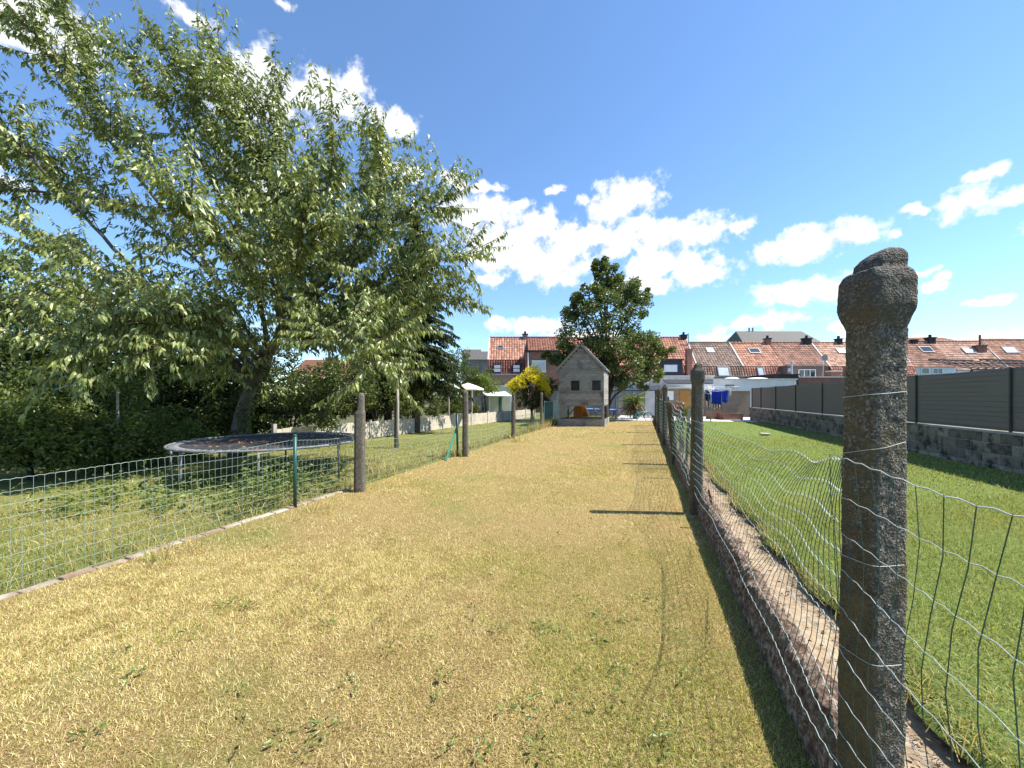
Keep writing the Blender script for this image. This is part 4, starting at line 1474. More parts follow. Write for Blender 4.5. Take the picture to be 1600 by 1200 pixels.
# ------------------------------------------------------------------ crumbling curb under the right fence
ny = 520
ys = np.concatenate([np.linspace(-1.5, 0.6, 60), np.linspace(0.62, 6, 300), np.linspace(6.05, 27, 260)])
prof = [(0.648, -0.05), (0.652, 0.07), (0.658, 0.16), (0.668, 0.225), (0.69, 0.265), (0.72, 0.275), (0.755, 0.262), (0.785, 0.23), (0.80, 0.16), (0.805, 0.05)]
fine = []
for a, b in zip(prof[:-1], prof[1:]):
    for k in range(3):
        fine.append((a[0] + (b[0] - a[0]) * k / 3, a[1] + (b[1] - a[1]) * k / 3))
fine.append(prof[-1])
V = []
for y in ys:
    sl_ = 0.03 * mnoise.noise(Vector((3, y * 0.8, 1)))
    for (x, z) in fine:
        v3 = Vector((x, y, z))
        n1 = mnoise.fractal(v3 * 6, 1.0, 2.0, 4)
        n2 = mnoise.fractal(v3 * 26 + Vector((5, 0, 0)), 0.9, 2.1, 4)
        k = min(1, max(0.1, (z + 0.05) / 0.2))
        V.append((x + 0.024 * n1 * k + 0.022 * n2 * k, y + 0.014 * n2, z + (sl_ + 0.03 * n1 + 0.024 * n2) * k))
c_ = len(fine)
i = (np.arange(len(ys) - 1) * c_)[:, None] + np.arange(c_ - 1)[None, :]
i = i.ravel()
tag(np_mesh('curb', np.array(V), np.stack([i, i + c_, i + c_ + 1, i + 1], 1), M['curb'], smooth=False, origin=(0.75, 3, 0)), 'rough reddish brown crumbling curb running under the right wire fence', 'curb')
# rubble and dry clippings on the earth strip
mb = MB()
for _ in range(700):
    y = random.uniform(0.9, 9) ** 1.0
    x = random.uniform(0.79, 1.12)
    s_ = random.uniform(0.004, 0.014) * (1 + 0.05 * y)
    a = [Vector((x, y, RZ - 0.03)) + Vector((random.uniform(-1, 1), random.uniform(-1, 1), random.uniform(-0.3, 1))).normalized() * s_ for _ in range(6)]
    mb._add(a, [(0, 1, 2), (0, 2, 3), (0, 3, 4), (3, 4, 5), (1, 4, 5), (2, 1, 5), (0, 4, 1), (2, 3, 5)])
tag(mb.build('rubble', M['sand']), 'small stones and crumbs on the bare earth strip by the curb', 'stones', kind='stuff')

# edging of the lawn on the left: worn bricks, red near the camera
k_ = MB()
y = 0.2
while y < 5.2:
    ln = random.uniform(0.19, 0.23)
    dz = random.uniform(-0.008, 0.01)
    dx = random.uniform(-0.012, 0.012)
    k_.box(LX - 0.055 + dx, LX + 0.035 + dx, y, y + ln - 0.012, -0.05, 0.018 + dz)
    y += ln
tag(k_.build('brick_edging', M['kerb_red'], None, origin=(LX, 4, 0), bevel=0.01), 'worn flush reddish brick edging along the left side of the dry lawn', 'edging')

# ------------------------------------------------------------------ right boundary: block wall and screen
WX = 5.80
W0, W1 = -2.0, 25.5
wl = thing('block_wall', (WX, 10, RZ), 'low stained concrete block wall along the right garden under the charcoal screen', 'wall')
Vb, Fb, Cb = [], [], []
o_ = 0
bh = 0.185
for row in range(4):
    y = W0 - (0.2 if row % 2 else 0)
    while y < W1:
        x0 = WX + random.uniform(-0.006, 0.006)
        g_ = 0.010
        z0, z1 = RZ - 0.03 + row * bh, RZ - 0.03 + row * bh + bh - 0.012
        a, b = y + g_, y + 0.40 - g_
        e = 0.008
        pts = [(x0 + e, a, z0), (x0 + e, b, z0), (x0 + e, b, z1), (x0 + e, a, z1),
               (x0, a + e, z0 + e), (x0, b - e, z0 + e), (x0, b - e, z1 - e), (x0, a + e, z1 - e), (x0 + 0.14, a, z0), (x0 + 0.14, b, z0), (x0 + 0.14, b, z1), (x0 + 0.14, a, z1)]
        Vb += pts
        Fb += [[o_ + q for q in f] for f in ((4, 7, 6, 5), (0, 4, 5, 1), (1, 5, 6, 2), (2, 6, 7, 3), (3, 7, 4, 0), (0, 1, 9, 8), (3, 11, 10, 2), (0, 8, 11, 3), (1, 2, 10, 9))]
        gr = random.uniform(0.13, 0.29)
        if row == 0:
            gr = random.uniform(0.22, 0.36)
        Cb += [(gr * 1.16, gr, gr * 0.80)] * 12
        o_ += 12
        y += 0.40
np_mesh('blocks', np.array(Vb), np.array(Fb), M['block'], np.array(Cb), parent=wl, world=True)
mm_ = MB()
mm_.box(WX + 0.016, WX + 0.13, W0, W1, RZ - 0.08, RZ - 0.03 + 4 * bh - 0.014)
mm_.build('mortar', mat('grey_mortar', (0.30, 0.275, 0.24), (0.40, 0.37, 0.33), 7, 0.95, c3=(0.05, 0.046, 0.04), s3=4.2), wl, world=True)
mm_ = MB()
mm_.box(WX - 0.012, WX + 0.16, W0, W1, RZ - 0.03 + 4 * bh - 0.012, RZ + 4 * bh - 0.005)
mm_.build('coping', mat('pale_coping', (0.26, 0.25, 0.23), (0.36, 0.35, 0.33), 5, 0.9, c3=(0.08, 0.075, 0.07), s3=1.1), wl, world=True)
WT = RZ + 4 * bh - 0.005
scn = thing('privacy_screen', (WX + 0.06, 10, WT), 'charcoal woven privacy screen on black posts on top of the block wall', 'screen fence')
posty = [-1.0, 1.5, 4.0, 6.35, 8.9, 11.3, 13.8, 16.2, 18.7, 21.2, 23.6, 25.4]
SH = 1.07
for y in posty:
    q = MB()
    q.box(WX + 0.045, WX + 0.075, y - 0.014, y + 0.014, WT, WT + SH + 0.02)
    q.build('post', M['screen_post'], scn, world=True)
# woven panel as a sheet with a slight sag between posts, 4 mm thick
yy = np.arange(W0, W1 + 0.01, 0.125)
zz = np.linspace(0, 1, 15)
Yg, Zg = np.meshgrid(yy, zz)
near = np.min(np.abs(Yg[..., None] - np.array(posty)), -1)
belly = np.clip(near / 1.2, 0, 1)
Xg = WX + 0.085 + 0.02 * belly * np.sin(Zg * 3.1) + 0.012 * (fbm2(Yg * 1.3, Zg * 3, 4) - 0.5)
Hg = WT + 0.015 + (SH - 0.02 * belly + 0.02 * (fbm2(Yg * 0.8, Yg * 0, 2) - 0.5)) * Zg
V = np.stack([Xg.ravel(), Yg.ravel(), Hg.ravel()], 1)
nx = len(yy)
i = (np.arange(14) * nx)[:, None] + np.arange(nx - 1)[None, :]
i = i.ravel()
so_ = np_mesh('panel', V, np.stack([i, i + 1, i + nx + 1, i + nx], 1), M['screen'], parent=scn, world=True, smooth=True)
so_.modifiers.new('thickness', 'SOLIDIFY').thickness = 0.004
lc = MB()
for z in np.linspace(0.06, 0.98, 12):
    lc.smooth = True
    lc.tube([(WX + 0.078 + 0.008 * math.sin(y * 2.3 + z * 8), y, WT + SH * z + 0.006 * math.sin(y * 1.7 + z * 20)) for y in np.arange(W0, W1, 0.3)], 0.0016, 4)
lc.build('lacing', M['screen_post'], scn, world=True)

# ------------------------------------------------------------------ concrete plank fence of the left garden
FA, FB_, FC = Vector((-9.75, 8.2, 0)), Vector((-8.75, 18.0, 0)), Vector((-7.6, 28.0, 0))
pf = thing('plank_fence', FB_, 'low pale concrete panel fence at the back of the left garden', 'fence')


def pf_at(s):
    return FA.lerp(FB_, s * 2) if s < 0.5 else FB_.lerp(FC, s * 2 - 1)


for s in range(11):
    a, b = pf_at(s / 11), pf_at((s + 1) / 11)
    d = (b - a).normalized()
    nrm = Vector((d.y, -d.x, 0))
    q = MB()
    for zi, (z0, z1) in enumerate(((0, 0.22), (0.225, 0.60))):
        k = 8 if zi else 1
        for j in range(k):
            aa = a + (b - a) * (0.01 + 0.98 * j / k)
            bb = a + (b - a) * (0.01 + 0.98 * (j + 1) / k - 0.004)
            zz_ = z1 + (random.uniform(-0.015, 0.015) if zi else 0)
            q.bar(aa + Vector((0, 0, (z0 + zz_) / 2)), bb + Vector((0, 0, (z0 + zz_) / 2)), 0.04, zz_ - z0)
    q.build('panel', M['concrete_pale'], pf, world=True)
    q = MB()
    q.bar(a + Vector((0, 0, -0.05)), a + Vector((0, 0, 0.66 + random.uniform(-.02, .1))), 0.10, 0.10, nrm)
    q.build('post', M['concrete_pale'] if s % 2 else M['wood_pole'], pf, world=True)

# poles in the left garden
b_ = gnd(621, 700)
t = thing('wooden_pole', b_, 'silvered upright wooden pole standing in the left garden', 'pole')
m_ = MB()
m_.smooth = True
m_.tube(wobble([b_, b_ + Vector((0, 0, 0.6)), b_ + Vector((0.01, 0, 1.3)), b_ + Vector((0.0, 0, 1.94))], 0.006), [0.05, 0.045, 0.042, 0.03], 9)
m_.build('shaft', M['wood_pole'], t, world=True)
m_ = MB()
m_.bar(b_ + Vector((-0.09, 0.03, 0)), b_ + Vector((-0.08, 0.03, 1.35)), 0.06, 0.05)
m_.build('stay', M['wood_dark'], t, world=True)
t = thing('post_frame', at(82, 8.4), 'green metal post with a short cross bar among the left hedge', 'post')
m_ = MB()
m_.tube([at(82, 8.4, 0), atp(84, 580, 8.4)], 0.03, 10)
m_.build('shaft', M['green_metal'], t, world=True)
m_ = MB()
m_.bar(atp(72, 614, 8.4), atp(106, 602, 8.4), 0.03, 0.03)
m_.build('cross_bar', M['wire_pale'], t, world=True)
m_ = MB()
m_.tube([at(184, 8.0, 0), atp(184, 606, 8.0)], 0.022, 8)
tag(m_.build('wooden_stake', M['wood_pole'], None, origin=at(184, 8.0, 0)), 'thin grey stake standing in the left hedge', 'stake')

# ------------------------------------------------------------------ trampoline
TC = c2w(-4.68, 7.7, 0)
TR, TZ = 1.62, 0.64
t = thing('trampoline', TC, 'round black trampoline without a net in the left garden under the cherry tree', 'trampoline')
m_ = MB()
m_.smooth = True
m_.tube([TC + Vector((TR * math.cos(a), TR * math.sin(a), TZ)) for a in np.linspace(0, 2 * math.pi, 65)], 0.021, 8, caps=False)
m_.build('frame_ring', M['rim'], t, world=True)
V = [tuple(TC + Vector((0, 0, TZ + 0.0)))]
for r_ in (0.4, 0.8, 1.2, TR - 0.19):
    V += [tuple(TC + Vector((r_ * math.cos(a), r_ * math.sin(a), TZ + 0.005 - 0.03 * (1 - (r_ / TR) ** 2)))) for a in np.linspace(0, 2 * math.pi, 64, endpoint=False)]
Fm = [(0, 1 + k, 1 + (k + 1) % 64) for k in range(64)]
Fq = [(1 + r_ * 64 + k, 1 + (r_ + 1) * 64 + k, 1 + (r_ + 1) * 64 + (k + 1) % 64, 1 + r_ * 64 + (k + 1) % 64) for r_ in range(3) for k in range(64)]
np_mesh('jumping_mat', V, [np.array(Fm), np.array(Fq)], M['mat_black'], parent=t, world=True, smooth=True)
spr0 = None
for k in range(72):
    a = 2 * math.pi * k / 72
    if spr0 is None:
        m_ = MB()
        m_.smooth = True
        m_.tube([(TR - 0.19, 0, TZ), (TR - 0.15, 0, TZ + 0.004), (TR - 0.05, 0, TZ + 0.004), (TR - 0.02, 0, TZ)], [0.004, 0.012, 0.012, 0.004], 6)
        spr0 = m_.build('spring', M['rim'], t)
        s_ = spr0
    else:
        s_ = spr0.copy()
        COL.objects.link(s_)
        s_.parent = t
    s_.rotation_euler = (0, 0, a)
for k in range(4):
    a0 = R(20 + 90 * k)
    for sgn in (-1, 1):
        a = a0 + sgn * R(22)
        p0 = TC + Vector((TR * math.cos(a), TR * math.sin(a), TZ - 0.02))
        p1 = TC + Vector((TR * 1.0 * math.cos(a), TR * 1.0 * math.sin(a), 0.0))
        m_ = MB()
        m_.smooth = True
        m_.tube([p0, p0.lerp(p1, 0.5), p1], 0.019, 9)
        m_.build('leg', M['rim'], t, world=True)
P_, D_ = [], []
for _ in range(150):
    r_, a = (TR - 0.25) * math.sqrt(random.random()), random.uniform(0, 6.283)
    P_.append(tuple(TC + Vector((r_ * math.cos(a), r_ * math.sin(a), TZ - 0.015))))
    D_.append((random.gauss(0, 1), random.gauss(0, 1), 0.12))
L_ = RNG.uniform(0.05, 0.11, len(P_))
V, T, C = leaves(np.array(P_), np.array(D_), L_, L_ * 0.45, rand_col(len(P_), (0.22, 0.09, 0.03), (0.40, 0.26, 0.10)))
tag(np_mesh('fallen_leaves', V, T, M['brown_leaf'], C), 'brown fallen leaves lying on the black trampoline mat', 'leaves', kind='stuff')

# ------------------------------------------------------------------ playhouse on stilts
PX0, PX1, PY0, PY1 = -4.17, -1.87, 20.0, 22.6
ph = thing('playhouse', ((PX0 + PX1) / 2, 21.3, 0), 'grey wooden playhouse on stilts with a pointed roof at the end of the lawn', 'playhouse')
Zb, Ze, Zr = 1.08, 2.95, 4.16
xm = (PX0 + PX1) / 2
wins = [(PX0 + 0.28 * 2.3, PX0 + 0.48 * 2.3), (PX0 + 0.745 * 2.3, PX0 + 0.94 * 2.3)]
wz0, wz1 = 1.86, 2.34


def boards_front(m_, y, out):
    z = Zb
    bhh = 0.145
    while z < Zr - 0.06:
        z1 = min(z + bhh - 0.02, Zr - 0.03)
        if z1 <= Ze:
            xa, xb = PX0, PX1
        else:
            xa = PX0 + (z1 - Ze) / (Zr - Ze) * (xm - PX0)
            xb = PX1 - (z1 - Ze) / (Zr - Ze) * (PX1 - xm)
        spans = [(xa, xb)]
        if z1 > wz0 and z < wz1 and out < 0:
            cuts = [xa] + [q for w_ in wins for q in w_] + [xb]
            spans = [(cuts[0], cuts[1]), (cuts[2], cuts[3]), (cuts[4], cuts[5])]
        for (a, b) in spans:
            if b - a > 0.03:
                jj = random.uniform(0, 0.012)
                if z + bhh < Ze:
                    m_.box(a, b, y - 0.008, y - 0.001, z1 + 0.0005, z + bhh - 0.0005) if out < 0 else m_.box(a, b, y + 0.001, y + 0.008, z1 + 0.0005, z + bhh - 0.0005)
                elif z1 < Zr - 0.25:
                    m_.box(a + 0.12, b - 0.12, y - 0.008, y - 0.001, z1 + 0.0005, z + bhh - 0.0005) if out < 0 else m_.box(a + 0.12, b - 0.12, y + 0.001, y + 0.008, z1 + 0.0005, z + bhh - 0.0005)
                if out < 0:
                    m_.box(a, b, y - 0.02 - jj, y, z, z1)
                else:
                    m_.box(a, b, y, y + 0.02 + jj, z, z1)
        z += bhh


q = MB()
boards_front(q, PY0 + 0.02, -1)
q.build('front_wall', M['wood_grey'], ph, world=True)
q = MB()
boards_front(q, PY1 - 0.02, 1)
q.build('rear_wall', M['wood_grey'], ph, world=True)
for (x, s_) in ((PX0, -1), (PX1, 1)):
    q = MB()
    z = Zb
    while z < Ze - 0.1:
        j = random.uniform(0, 0.006)
        if s_ > 0:
            q.box(x - 0.02, x + j, PY0 + 0.024, PY1 - 0.024, z, z + 0.139)
        else:
            q.box(x - j, x + 0.02, PY0 + 0.024, PY1 - 0.024, z, z + 0.139)
        z += 0.145
    q.build('side_wall', M['wood_grey'], ph, world=True)
q = MB()
q.box(PX0 + 0.03, PX1 - 0.03, PY0 + 0.03, PY1 - 0.03, Zb - 0.06, Zb - 0.003)
q.build('floor', M['wood_light'], ph, world=True)
q = MB()
q.box(PX0 - 0.01, PX1 + 0.01, PY0 - 0.035, PY0 - 0.008, Ze - 0.035, Ze + 0.005)
q.build('belt_board', M['wood_grey'], ph, world=True)
for sgn in (-1, 1):
    q = MB()
    ex = xm + sgn * ((PX1 - PX0) / 2 + 0.10)
    ez = Ze - 0.10 * (Zr - Ze) / ((PX1 - PX0) / 2)
    q.prism([(xm, Zr + 0.02), (ex, ez + 0.02), (ex, ez + 0.075), (xm, Zr + 0.085)] if sgn < 0 else [(xm, Zr + 0.085), (ex, ez + 0.075), (ex, ez + 0.02), (xm, Zr + 0.02)], PY0 - 0.12, PY1 + 0.12)
    rp = q.build('roof', M['roof_felt'], ph, world=True)
    q = MB()
    q.bar((xm, PY0 - 0.135, Zr + 0.02), (ex, PY0 - 0.135, ez + 0.015), 0.025, 0.12, (0, 0, 1))
    q.build('bargeboard', M['wood_light'], rp, world=True)
M['dim_pane'] = mat('dim_pane', (0.012, 0.013, 0.014), (0.03, 0.032, 0.034), 1.5, 0.25, spec=0.25)
for (a, b) in wins:
    q = MB()
    for (x0, x1, z0, z1) in ((a - 0.05, a + 0.01, wz0 - 0.04, wz1 + 0.05), (b - 0.01, b + 0.05, wz0 - 0.04, wz1 + 0.05), (a + 0.01, b - 0.01, wz1 - 0.01, wz1 + 0.05)):
        q.box(x0, x1, PY0 - 0.045, PY0 + 0.03, z0, z1)
    wo_ = q.build('window', M['wood_light'], ph, world=True)
    q = MB()
    q.box(a - 0.08, b + 0.08, PY0 - 0.075, PY0 + 0.03, wz0 - 0.085, wz0 - 0.042)
    q.build('sill', M['wood_light'], wo_, world=True)
    q = MB()
    q.box(a + 0.012, b - 0.012, PY0 + 0.005, PY0 + 0.012, wz0 - 0.04, wz1 - 0.012)
    q.build('pane', M['dim_pane'], wo_, world=True)
for x in (PX0 + 0.05, PX1 - 0.05):
    for y in (PY0 + 0.05, PY1 - 0.05):
        q = MB()
        q.box(x - 0.055, x + 0.055, y - 0.055, y + 0.055, -0.03, Zb - 0.063)
        q.build('stilt', M['wood_light'], ph, world=True, bevel=0.006)
        sx = 1 if x < xm else -1
        q = MB()
        q.bar((x + sx * 0.06, y, 0.52), (x + sx * 0.55, y, Zb - 0.08), 0.06, 0.07, (0, 1, 0))
        q.build('brace', M['wood_light'], ph, world=True)
q = MB()
q.box(PX0 - 0.03, PX1 + 0.04, PY0 - 0.055, PY0 - 0.01, -0.02, 0.17)
q.box(PX0 - 0.03, PX1 + 0.04, PY0 - 0.053, PY0 - 0.01, 0.178, 0.36)
q.box(PX1 + 0.012, PX1 + 0.05, PY0 - 0.008, PY1 + 0.05, -0.02, 0.17)
q.box(PX1 + 0.010, PX1 + 0.05, PY0 - 0.008, PY1 + 0.05, 0.178, 0.36)
q.box(PX0 - 0.05, PX0 - 0.012, PY0 - 0.008, PY1 + 0.05, -0.02, 0.36)
q.box(PX0 - 0.03, PX1 + 0.008, PY1 + 0.01, PY1 + 0.05, -0.02, 0.36)
q.build('sandpit_frame', M['wood_grey'], ph, world=True)
# slide and swing parts
sld = thing('slide', ((PX0 + 0.75), PY1 + 0.3, 0), 'orange plastic slide seen through the stilts of the playhouse', 'slide')
q = MB()
xs = PX0 + 0.66
for (o0, o1, th) in ((-0.26, 0.26, 0.04),):
    q.prism([(-0.26, 0), (0.26, 0), (0.26, 0.04), (-0.26, 0.04)], 0, 0)
q = MB()
a, b = Vector((xs, PY1 + 0.1, 1.1)), Vector((xs, PY1 + 2.2, 0.12))
q.bar(a, b, 0.5, 0.03)
q.build('chute', M['orange_plastic'], sld, world=True)
for sx in (-0.26, 0.26):
    q = MB()
    q.bar(a + Vector((sx, 0, 0.06)), b + Vector((sx, 0, 0.06)), 0.03, 0.15)
    q.build('side_rail', M['orange_plastic'], sld, world=True)
q = MB()
q.prism([(xs - 0.24, 0.36), (xs + 0.32, 0.36), (xs + 0.22, 1.0), (xs - 0.18, 1.0)], PY1 - 0.55, PY1 - 0.52)
tag(q.build('orange_board', M['wood_orange'], None, origin=(xs, PY1 - 0.5, 0.36)), 'upright orange climbing board standing under the playhouse', 'board')

# ------------------------------------------------------------------ things around the playhouse and behind
t = thing('plastic_greenhouse', at(861, 22.8), 'dark teal plastic sheeted frame left of the playhouse', 'greenhouse')
g0_, g1_ = at(851, 23.0), at(873, 22.4)
q = MB()
for a in (g0_, g1_):
    q.bar(a, a + Vector((0, 0, 1.28)), 0.04, 0.04)
q.bar(g0_ + Vector((0, 0, 1.22)), g1_ + Vector((0, 0, 1.22)), 0.035, 0.035)
for a in (g0_, g1_):
    bk = a + Vector((-0.3, 1.0, 0))
    q.bar(bk, bk + Vector((0, 0, 1.2)), 0.04, 0.04)
q.build('frame', M['teal_pale'], t, world=True)
q = MB()
q.bar(g0_ + Vector((0, 0.03, 0.62)), g1_ + Vector((-0.35, 0.03, 0.62)), 0.012, 1.2)
for z in np.linspace(0.3, 1.15, 7):
    q.bar(g0_ + Vector((0, 0.015, z)), g1_ + Vector((-0.35, 0.015, z)), 0.014, 0.02)
q.build('sheet', M['teal_plastic'], t, world=True)
q = MB()
q.bar(g1_ + Vector((-0.33, 0.03, 0.7)), g1_ + Vector((-0.05, 0.03, 0.7)), 0.012, 0.9)
q.build('mesh_panel', M['teal_pale'], t, world=True)

# cream parasol
pb = at(731, 19.5)
t = thing('parasol', pb, 'open cream parasol standing behind the low concrete fence', 'parasol')
q = MB()
q.smooth = True
q.tube([pb, pb + Vector((0, 0, 2.12))], 0.025, 8)
q.build('pole', M['wood_pole'], t, world=True)
V = [tuple(pb + Vector((0, 0, 2.20)))]
n8 = 8
for rr, zz_ in ((0.42, 2.06), (0.80, 1.90)):
    for k in range(n8):
        a = 2 * math.pi * k / n8 + 0.3
        V.append(tuple(pb + Vector((rr * math.cos(a), rr * math.sin(a), zz_))))
for k in range(n8):
    a = 2 * math.pi * k / n8 + 0.3
    V.append(tuple(pb + Vector((0.80 * math.cos(a), 0.80 * math.sin(a), 1.83))))
Ft = [(0, 1 + k, 1 + (k + 1) % n8) for k in range(n8)]
Fq = [(1 + r_ * n8 + k, 1 + (r_ + 1) * n8 + k, 1 + (r_ + 1) * n8 + (k + 1) % n8, 1 + r_ * n8 + (k + 1) % n8) for r_ in range(2) for k in range(n8)]
cv = np_mesh('canopy', V, [np.array(Ft), np.array(Fq)], M['cream'], parent=t, world=True)
cv.modifiers.new('cloth', 'SOLIDIFY').thickness = 0.006
for k in range(n8):
    a = 2 * math.pi * k / n8 + 0.3
    q = MB()
    q.bar(pb + Vector((0.03 * math.cos(a), 0.03 * math.sin(a), 2.15)), pb + Vector((0.78 * math.cos(a), 0.78 * math.sin(a), 1.89)), 0.015, 0.02)
    q.build('rib', M['wood_pole'], t, world=True)
for i_, (qx, py0, d_) in enumerate(((701, 618, 21.0), (737, 606, 22.5))):
    b_ = at(qx, d_)
    q = MB()
    q.bar(b_, atp(qx, py0, d_), 0.07, 0.07)
    tag(q.build('wooden_post', M['wood_pole'], None, origin=b_), ['pale wooden post among the shrubs left of the cream parasol', 'pale wooden post just right of the parasol pole'][i_], 'post')

# shed with white awning in the left neighbour's garden
t = thing('garden_shed', at(775, 29), 'small garden shed with a white lean-to roof, grey door and teal door', 'shed')
d_ = 29.0
a_, b_ = at(751, d_), at(798, d_)
dr = (b_ - a_).normalized()
bk = Vector((-dr.y, dr.x, 0))


def wall_part(name, p0, p1, dd0, z0, z1, th, m, par):
    q = MB()
    A, B = at(p0, d_ + dd0), at(p1, d_ + dd0)
    q.bar(A + Vector((0, 0, (z0 + z1) / 2)), B + Vector((0, 0, (z0 + z1) / 2)), th, z1 - z0)
    return q.build(name, m, par, world=True)


wall_part('wall', 752, 797, 0.6, 0, 1.72, 0.1, M['render_white'], t)
wall_part('door', 751, 763, 0.35, 0, 1.55, 0.05, M['lead'], t)
wall_part('door', 779, 784, 0.45, 0, 1.50, 0.05, M['teal_plastic'], t)
wall_part('post', 764, 766, 0.0, 0, 1.55, 0.06, M['white_paint'], t)
q = MB()
q.v, q.f = [], []
A, B, C_, D_ = atp(752, 613, d_ + 0.7), atp(790, 613, d_ + 0.7), atp(800, 620, d_ - 0.6), atp(760, 619, d_ - 0.6)
up = Vector((0, 0, 0.06))
q._add([A, B, C_, D_, A + up, B + up, C_ + up, D_ + up], [(0, 3, 2, 1), (4, 5, 6, 7), (0, 1, 5, 4), (1, 2, 6, 5), (2, 3, 7, 6), (3, 0, 4, 7)])
q.build('roof', M['white_paint'], t, world=True)

# grey boundary wall behind the playhouse
t = thing('garden_wall', at(980, 31), 'grey rendered garden wall behind the palm and the playhouse', 'wall')
q = MB()
A, B = at(862, 31), at(1046, 31)
q.bar(A + Vector((0, 0, 1.0)), B + Vector((0, 0, 1.0)), 0.15, 2.0)
q.build('wall', mat('grey_render', (0.23, 0.225, 0.22), (0.31, 0.305, 0.30), 1.5, 0.9, 0.2), t, world=True)
q = MB()
q.bar(A + Vector((0, 0, 2.02)), B + Vector((0, 0, 2.02)), 0.22, 0.06)
q.build('coping', M['black_roofing'], t, world=True)
for i in range(7):
    q = MB()
    c_ = at(870 + 24 * i, 30.88)
    q.bar(c_, c_ + Vector((0, 0, 1.98)), 0.05, 0.05)
    q.build('batten', M['lead'], t, world=True)
q = MB()
A, B = at(1008, 27.5), at(1027, 27.5)
q.bar(A + Vector((0, 0, 1.05)), B + Vector((0, 0, 1.05)), 0.05, 1.75)
tag(q.build('door_panel', mat('pale_grey_panel', (0.36, 0.37, 0.39), (0.44, 0.45, 0.47), 2, 0.6), None, origin=A), 'pale grey upright door panel right of the palm', 'panel')
for i_, qx in enumerate((1006, 962)):
    q = MB()
    c_ = at(qx, 27.3)
    q.bar(c_, c_ + Vector((0, 0, 2.0)), 0.09, 0.09)
    tag(q.build('upright_post', M['wood_light'] if i_ == 0 else M['steel_pole'], None, origin=c_), ['grey timber post beside the palm', 'thin steel post beside the blue trampoline'][i_], 'post')
# blue trampoline
T2 = at(939, 27.3)
t = thing('trampoline', T2, 'small trampoline with a blue rim behind the playhouse', 'trampoline')
q = MB()
q.smooth = True
q.tube([T2 + Vector((1.15 * math.cos(a), 1.15 * math.sin(a), 0.62)) for a in np.linspace(0, 6.2832, 33)], 0.05, 8, caps=False)
q.build('rim_pad', M['blue_metal'], t, world=True)
V = [tuple(T2 + Vector((1.1 * math.cos(a), 1.1 * math.sin(a), 0.62))) for a in np.linspace(0, 6.2832, 32, endpoint=False)]
q = MB()
q._add(V, [tuple(range(32))])
q.build('jumping_mat', M['mat_black'], t, world=True)
for k in range(6):
    q = MB()
    a = k * 1.047 + 0.3
    c_ = T2 + Vector((1.12 * math.cos(a), 1.12 * math.sin(a), 0))
    q.tube([c_, c_ + Vector((0, 0, 0.6))], 0.025, 7)
    q.build('leg', M['blue_metal'] if k < 2 else M['steel_pole'], t, world=True)

# palm
pb = at(992, 26.2)
t = thing('yucca_palm', pb, 'spiky green palm with drooping brown lower leaves in front of the grey wall', 'palm')
q = MB()
q.smooth = True
q.tube([pb, pb + Vector((0.05, 0, 0.5)), pb + Vector((-0.1, 0, 1.15))], [0.16, 0.14, 0.1], 8)
q.build('trunk', M['bark_dark'], t, world=True)
for nm, n, lo_, hi_, ca, cb, zc in (('fronds', 190, -0.15, 1.0, (0.10, 0.14, 0.03), (0.28, 0.32, 0.12), 1.2), ('dry_leaves', 150, -1.3, -0.1, (0.10, 0.065, 0.035), (0.30, 0.21, 0.11), 1.05)):
    P_, D_ = [], []
    for _ in range(n):
        a = random.uniform(0, 6.283)
        P_.append(tuple(pb + Vector((-0.1, 0, zc + random.uniform(-.2, .12)))))
        D_.append((math.cos(a), math.sin(a), random.uniform(lo_, hi_)))
    L_ = RNG.uniform(0.65, 1.15, n)
    V, T, C = leaves(np.array(P_), np.array(D_), L_, np.full(n, 0.07), rand_col(n, ca, cb), fold=0.3, droop=0.22)
    np_mesh(nm, V, T, M['leaf'], C, parent=t, world=True)

# teal bicycle
bb = at(1002, 24.6)
t = thing('bicycle', bb, 'teal child bicycle parked at the end of the lawn by the palm', 'bicycle', None, PSI * 0.6)


def wheel(x):
    q = MB()
    q.smooth = True
    q.tube([(x + 0.25 * math.cos(a), 0, 0.26 + 0.25 * math.sin(a)) for a in np.linspace(0, 6.2832, 25)], 0.022, 6, caps=False)
    wh = q.build('wheel', M['black'], t)
    q = MB()
    for k in range(8):
        a = k * math.pi / 4
        q.bar((x, 0, 0.26), (x + 0.235 * math.cos(a), 0, 0.26 + 0.235 * math.sin(a)), 0.006, 0.006, (0, 1, 0))
    q.build('spokes', M['metal'], wh)


wheel(-0.42)
wheel(0.42)
q = MB()
q.smooth = True
for a, b in (((-0.42, 0, 0.26), (-0.12, 0, 0.24)), ((-0.12, 0, 0.24), (-0.2, 0, 0.62)), ((-0.12, 0, 0.24), (0.26, 0, 0.60)), ((-0.42, 0, 0.26), (-0.18, 0, 0.55)), ((-0.18, 0, 0.5), (0.26, 0, 0.60)), ((0.25, 0, 0.68), (0.42, 0, 0.26))):
    q.tube([a, b], 0.028, 7)
q.build('frame', M['teal'], t)
q = MB()
q.tube([(0.2, -0.22, 0.82), (0.25, -0.12, 0.80), (0.24, 0, 0.72), (0.25, 0.12, 0.80), (0.2, 0.22, 0.82)], 0.014, 6)
q.build('handlebar', M['metal'], t)
q = MB()
q.prism([(-0.33, 0.64), (-0.08, 0.65), (-0.08, 0.69), (-0.33, 0.71)], -0.06, 0.06)
q.build('saddle', M['black'], t, bevel=0.01)
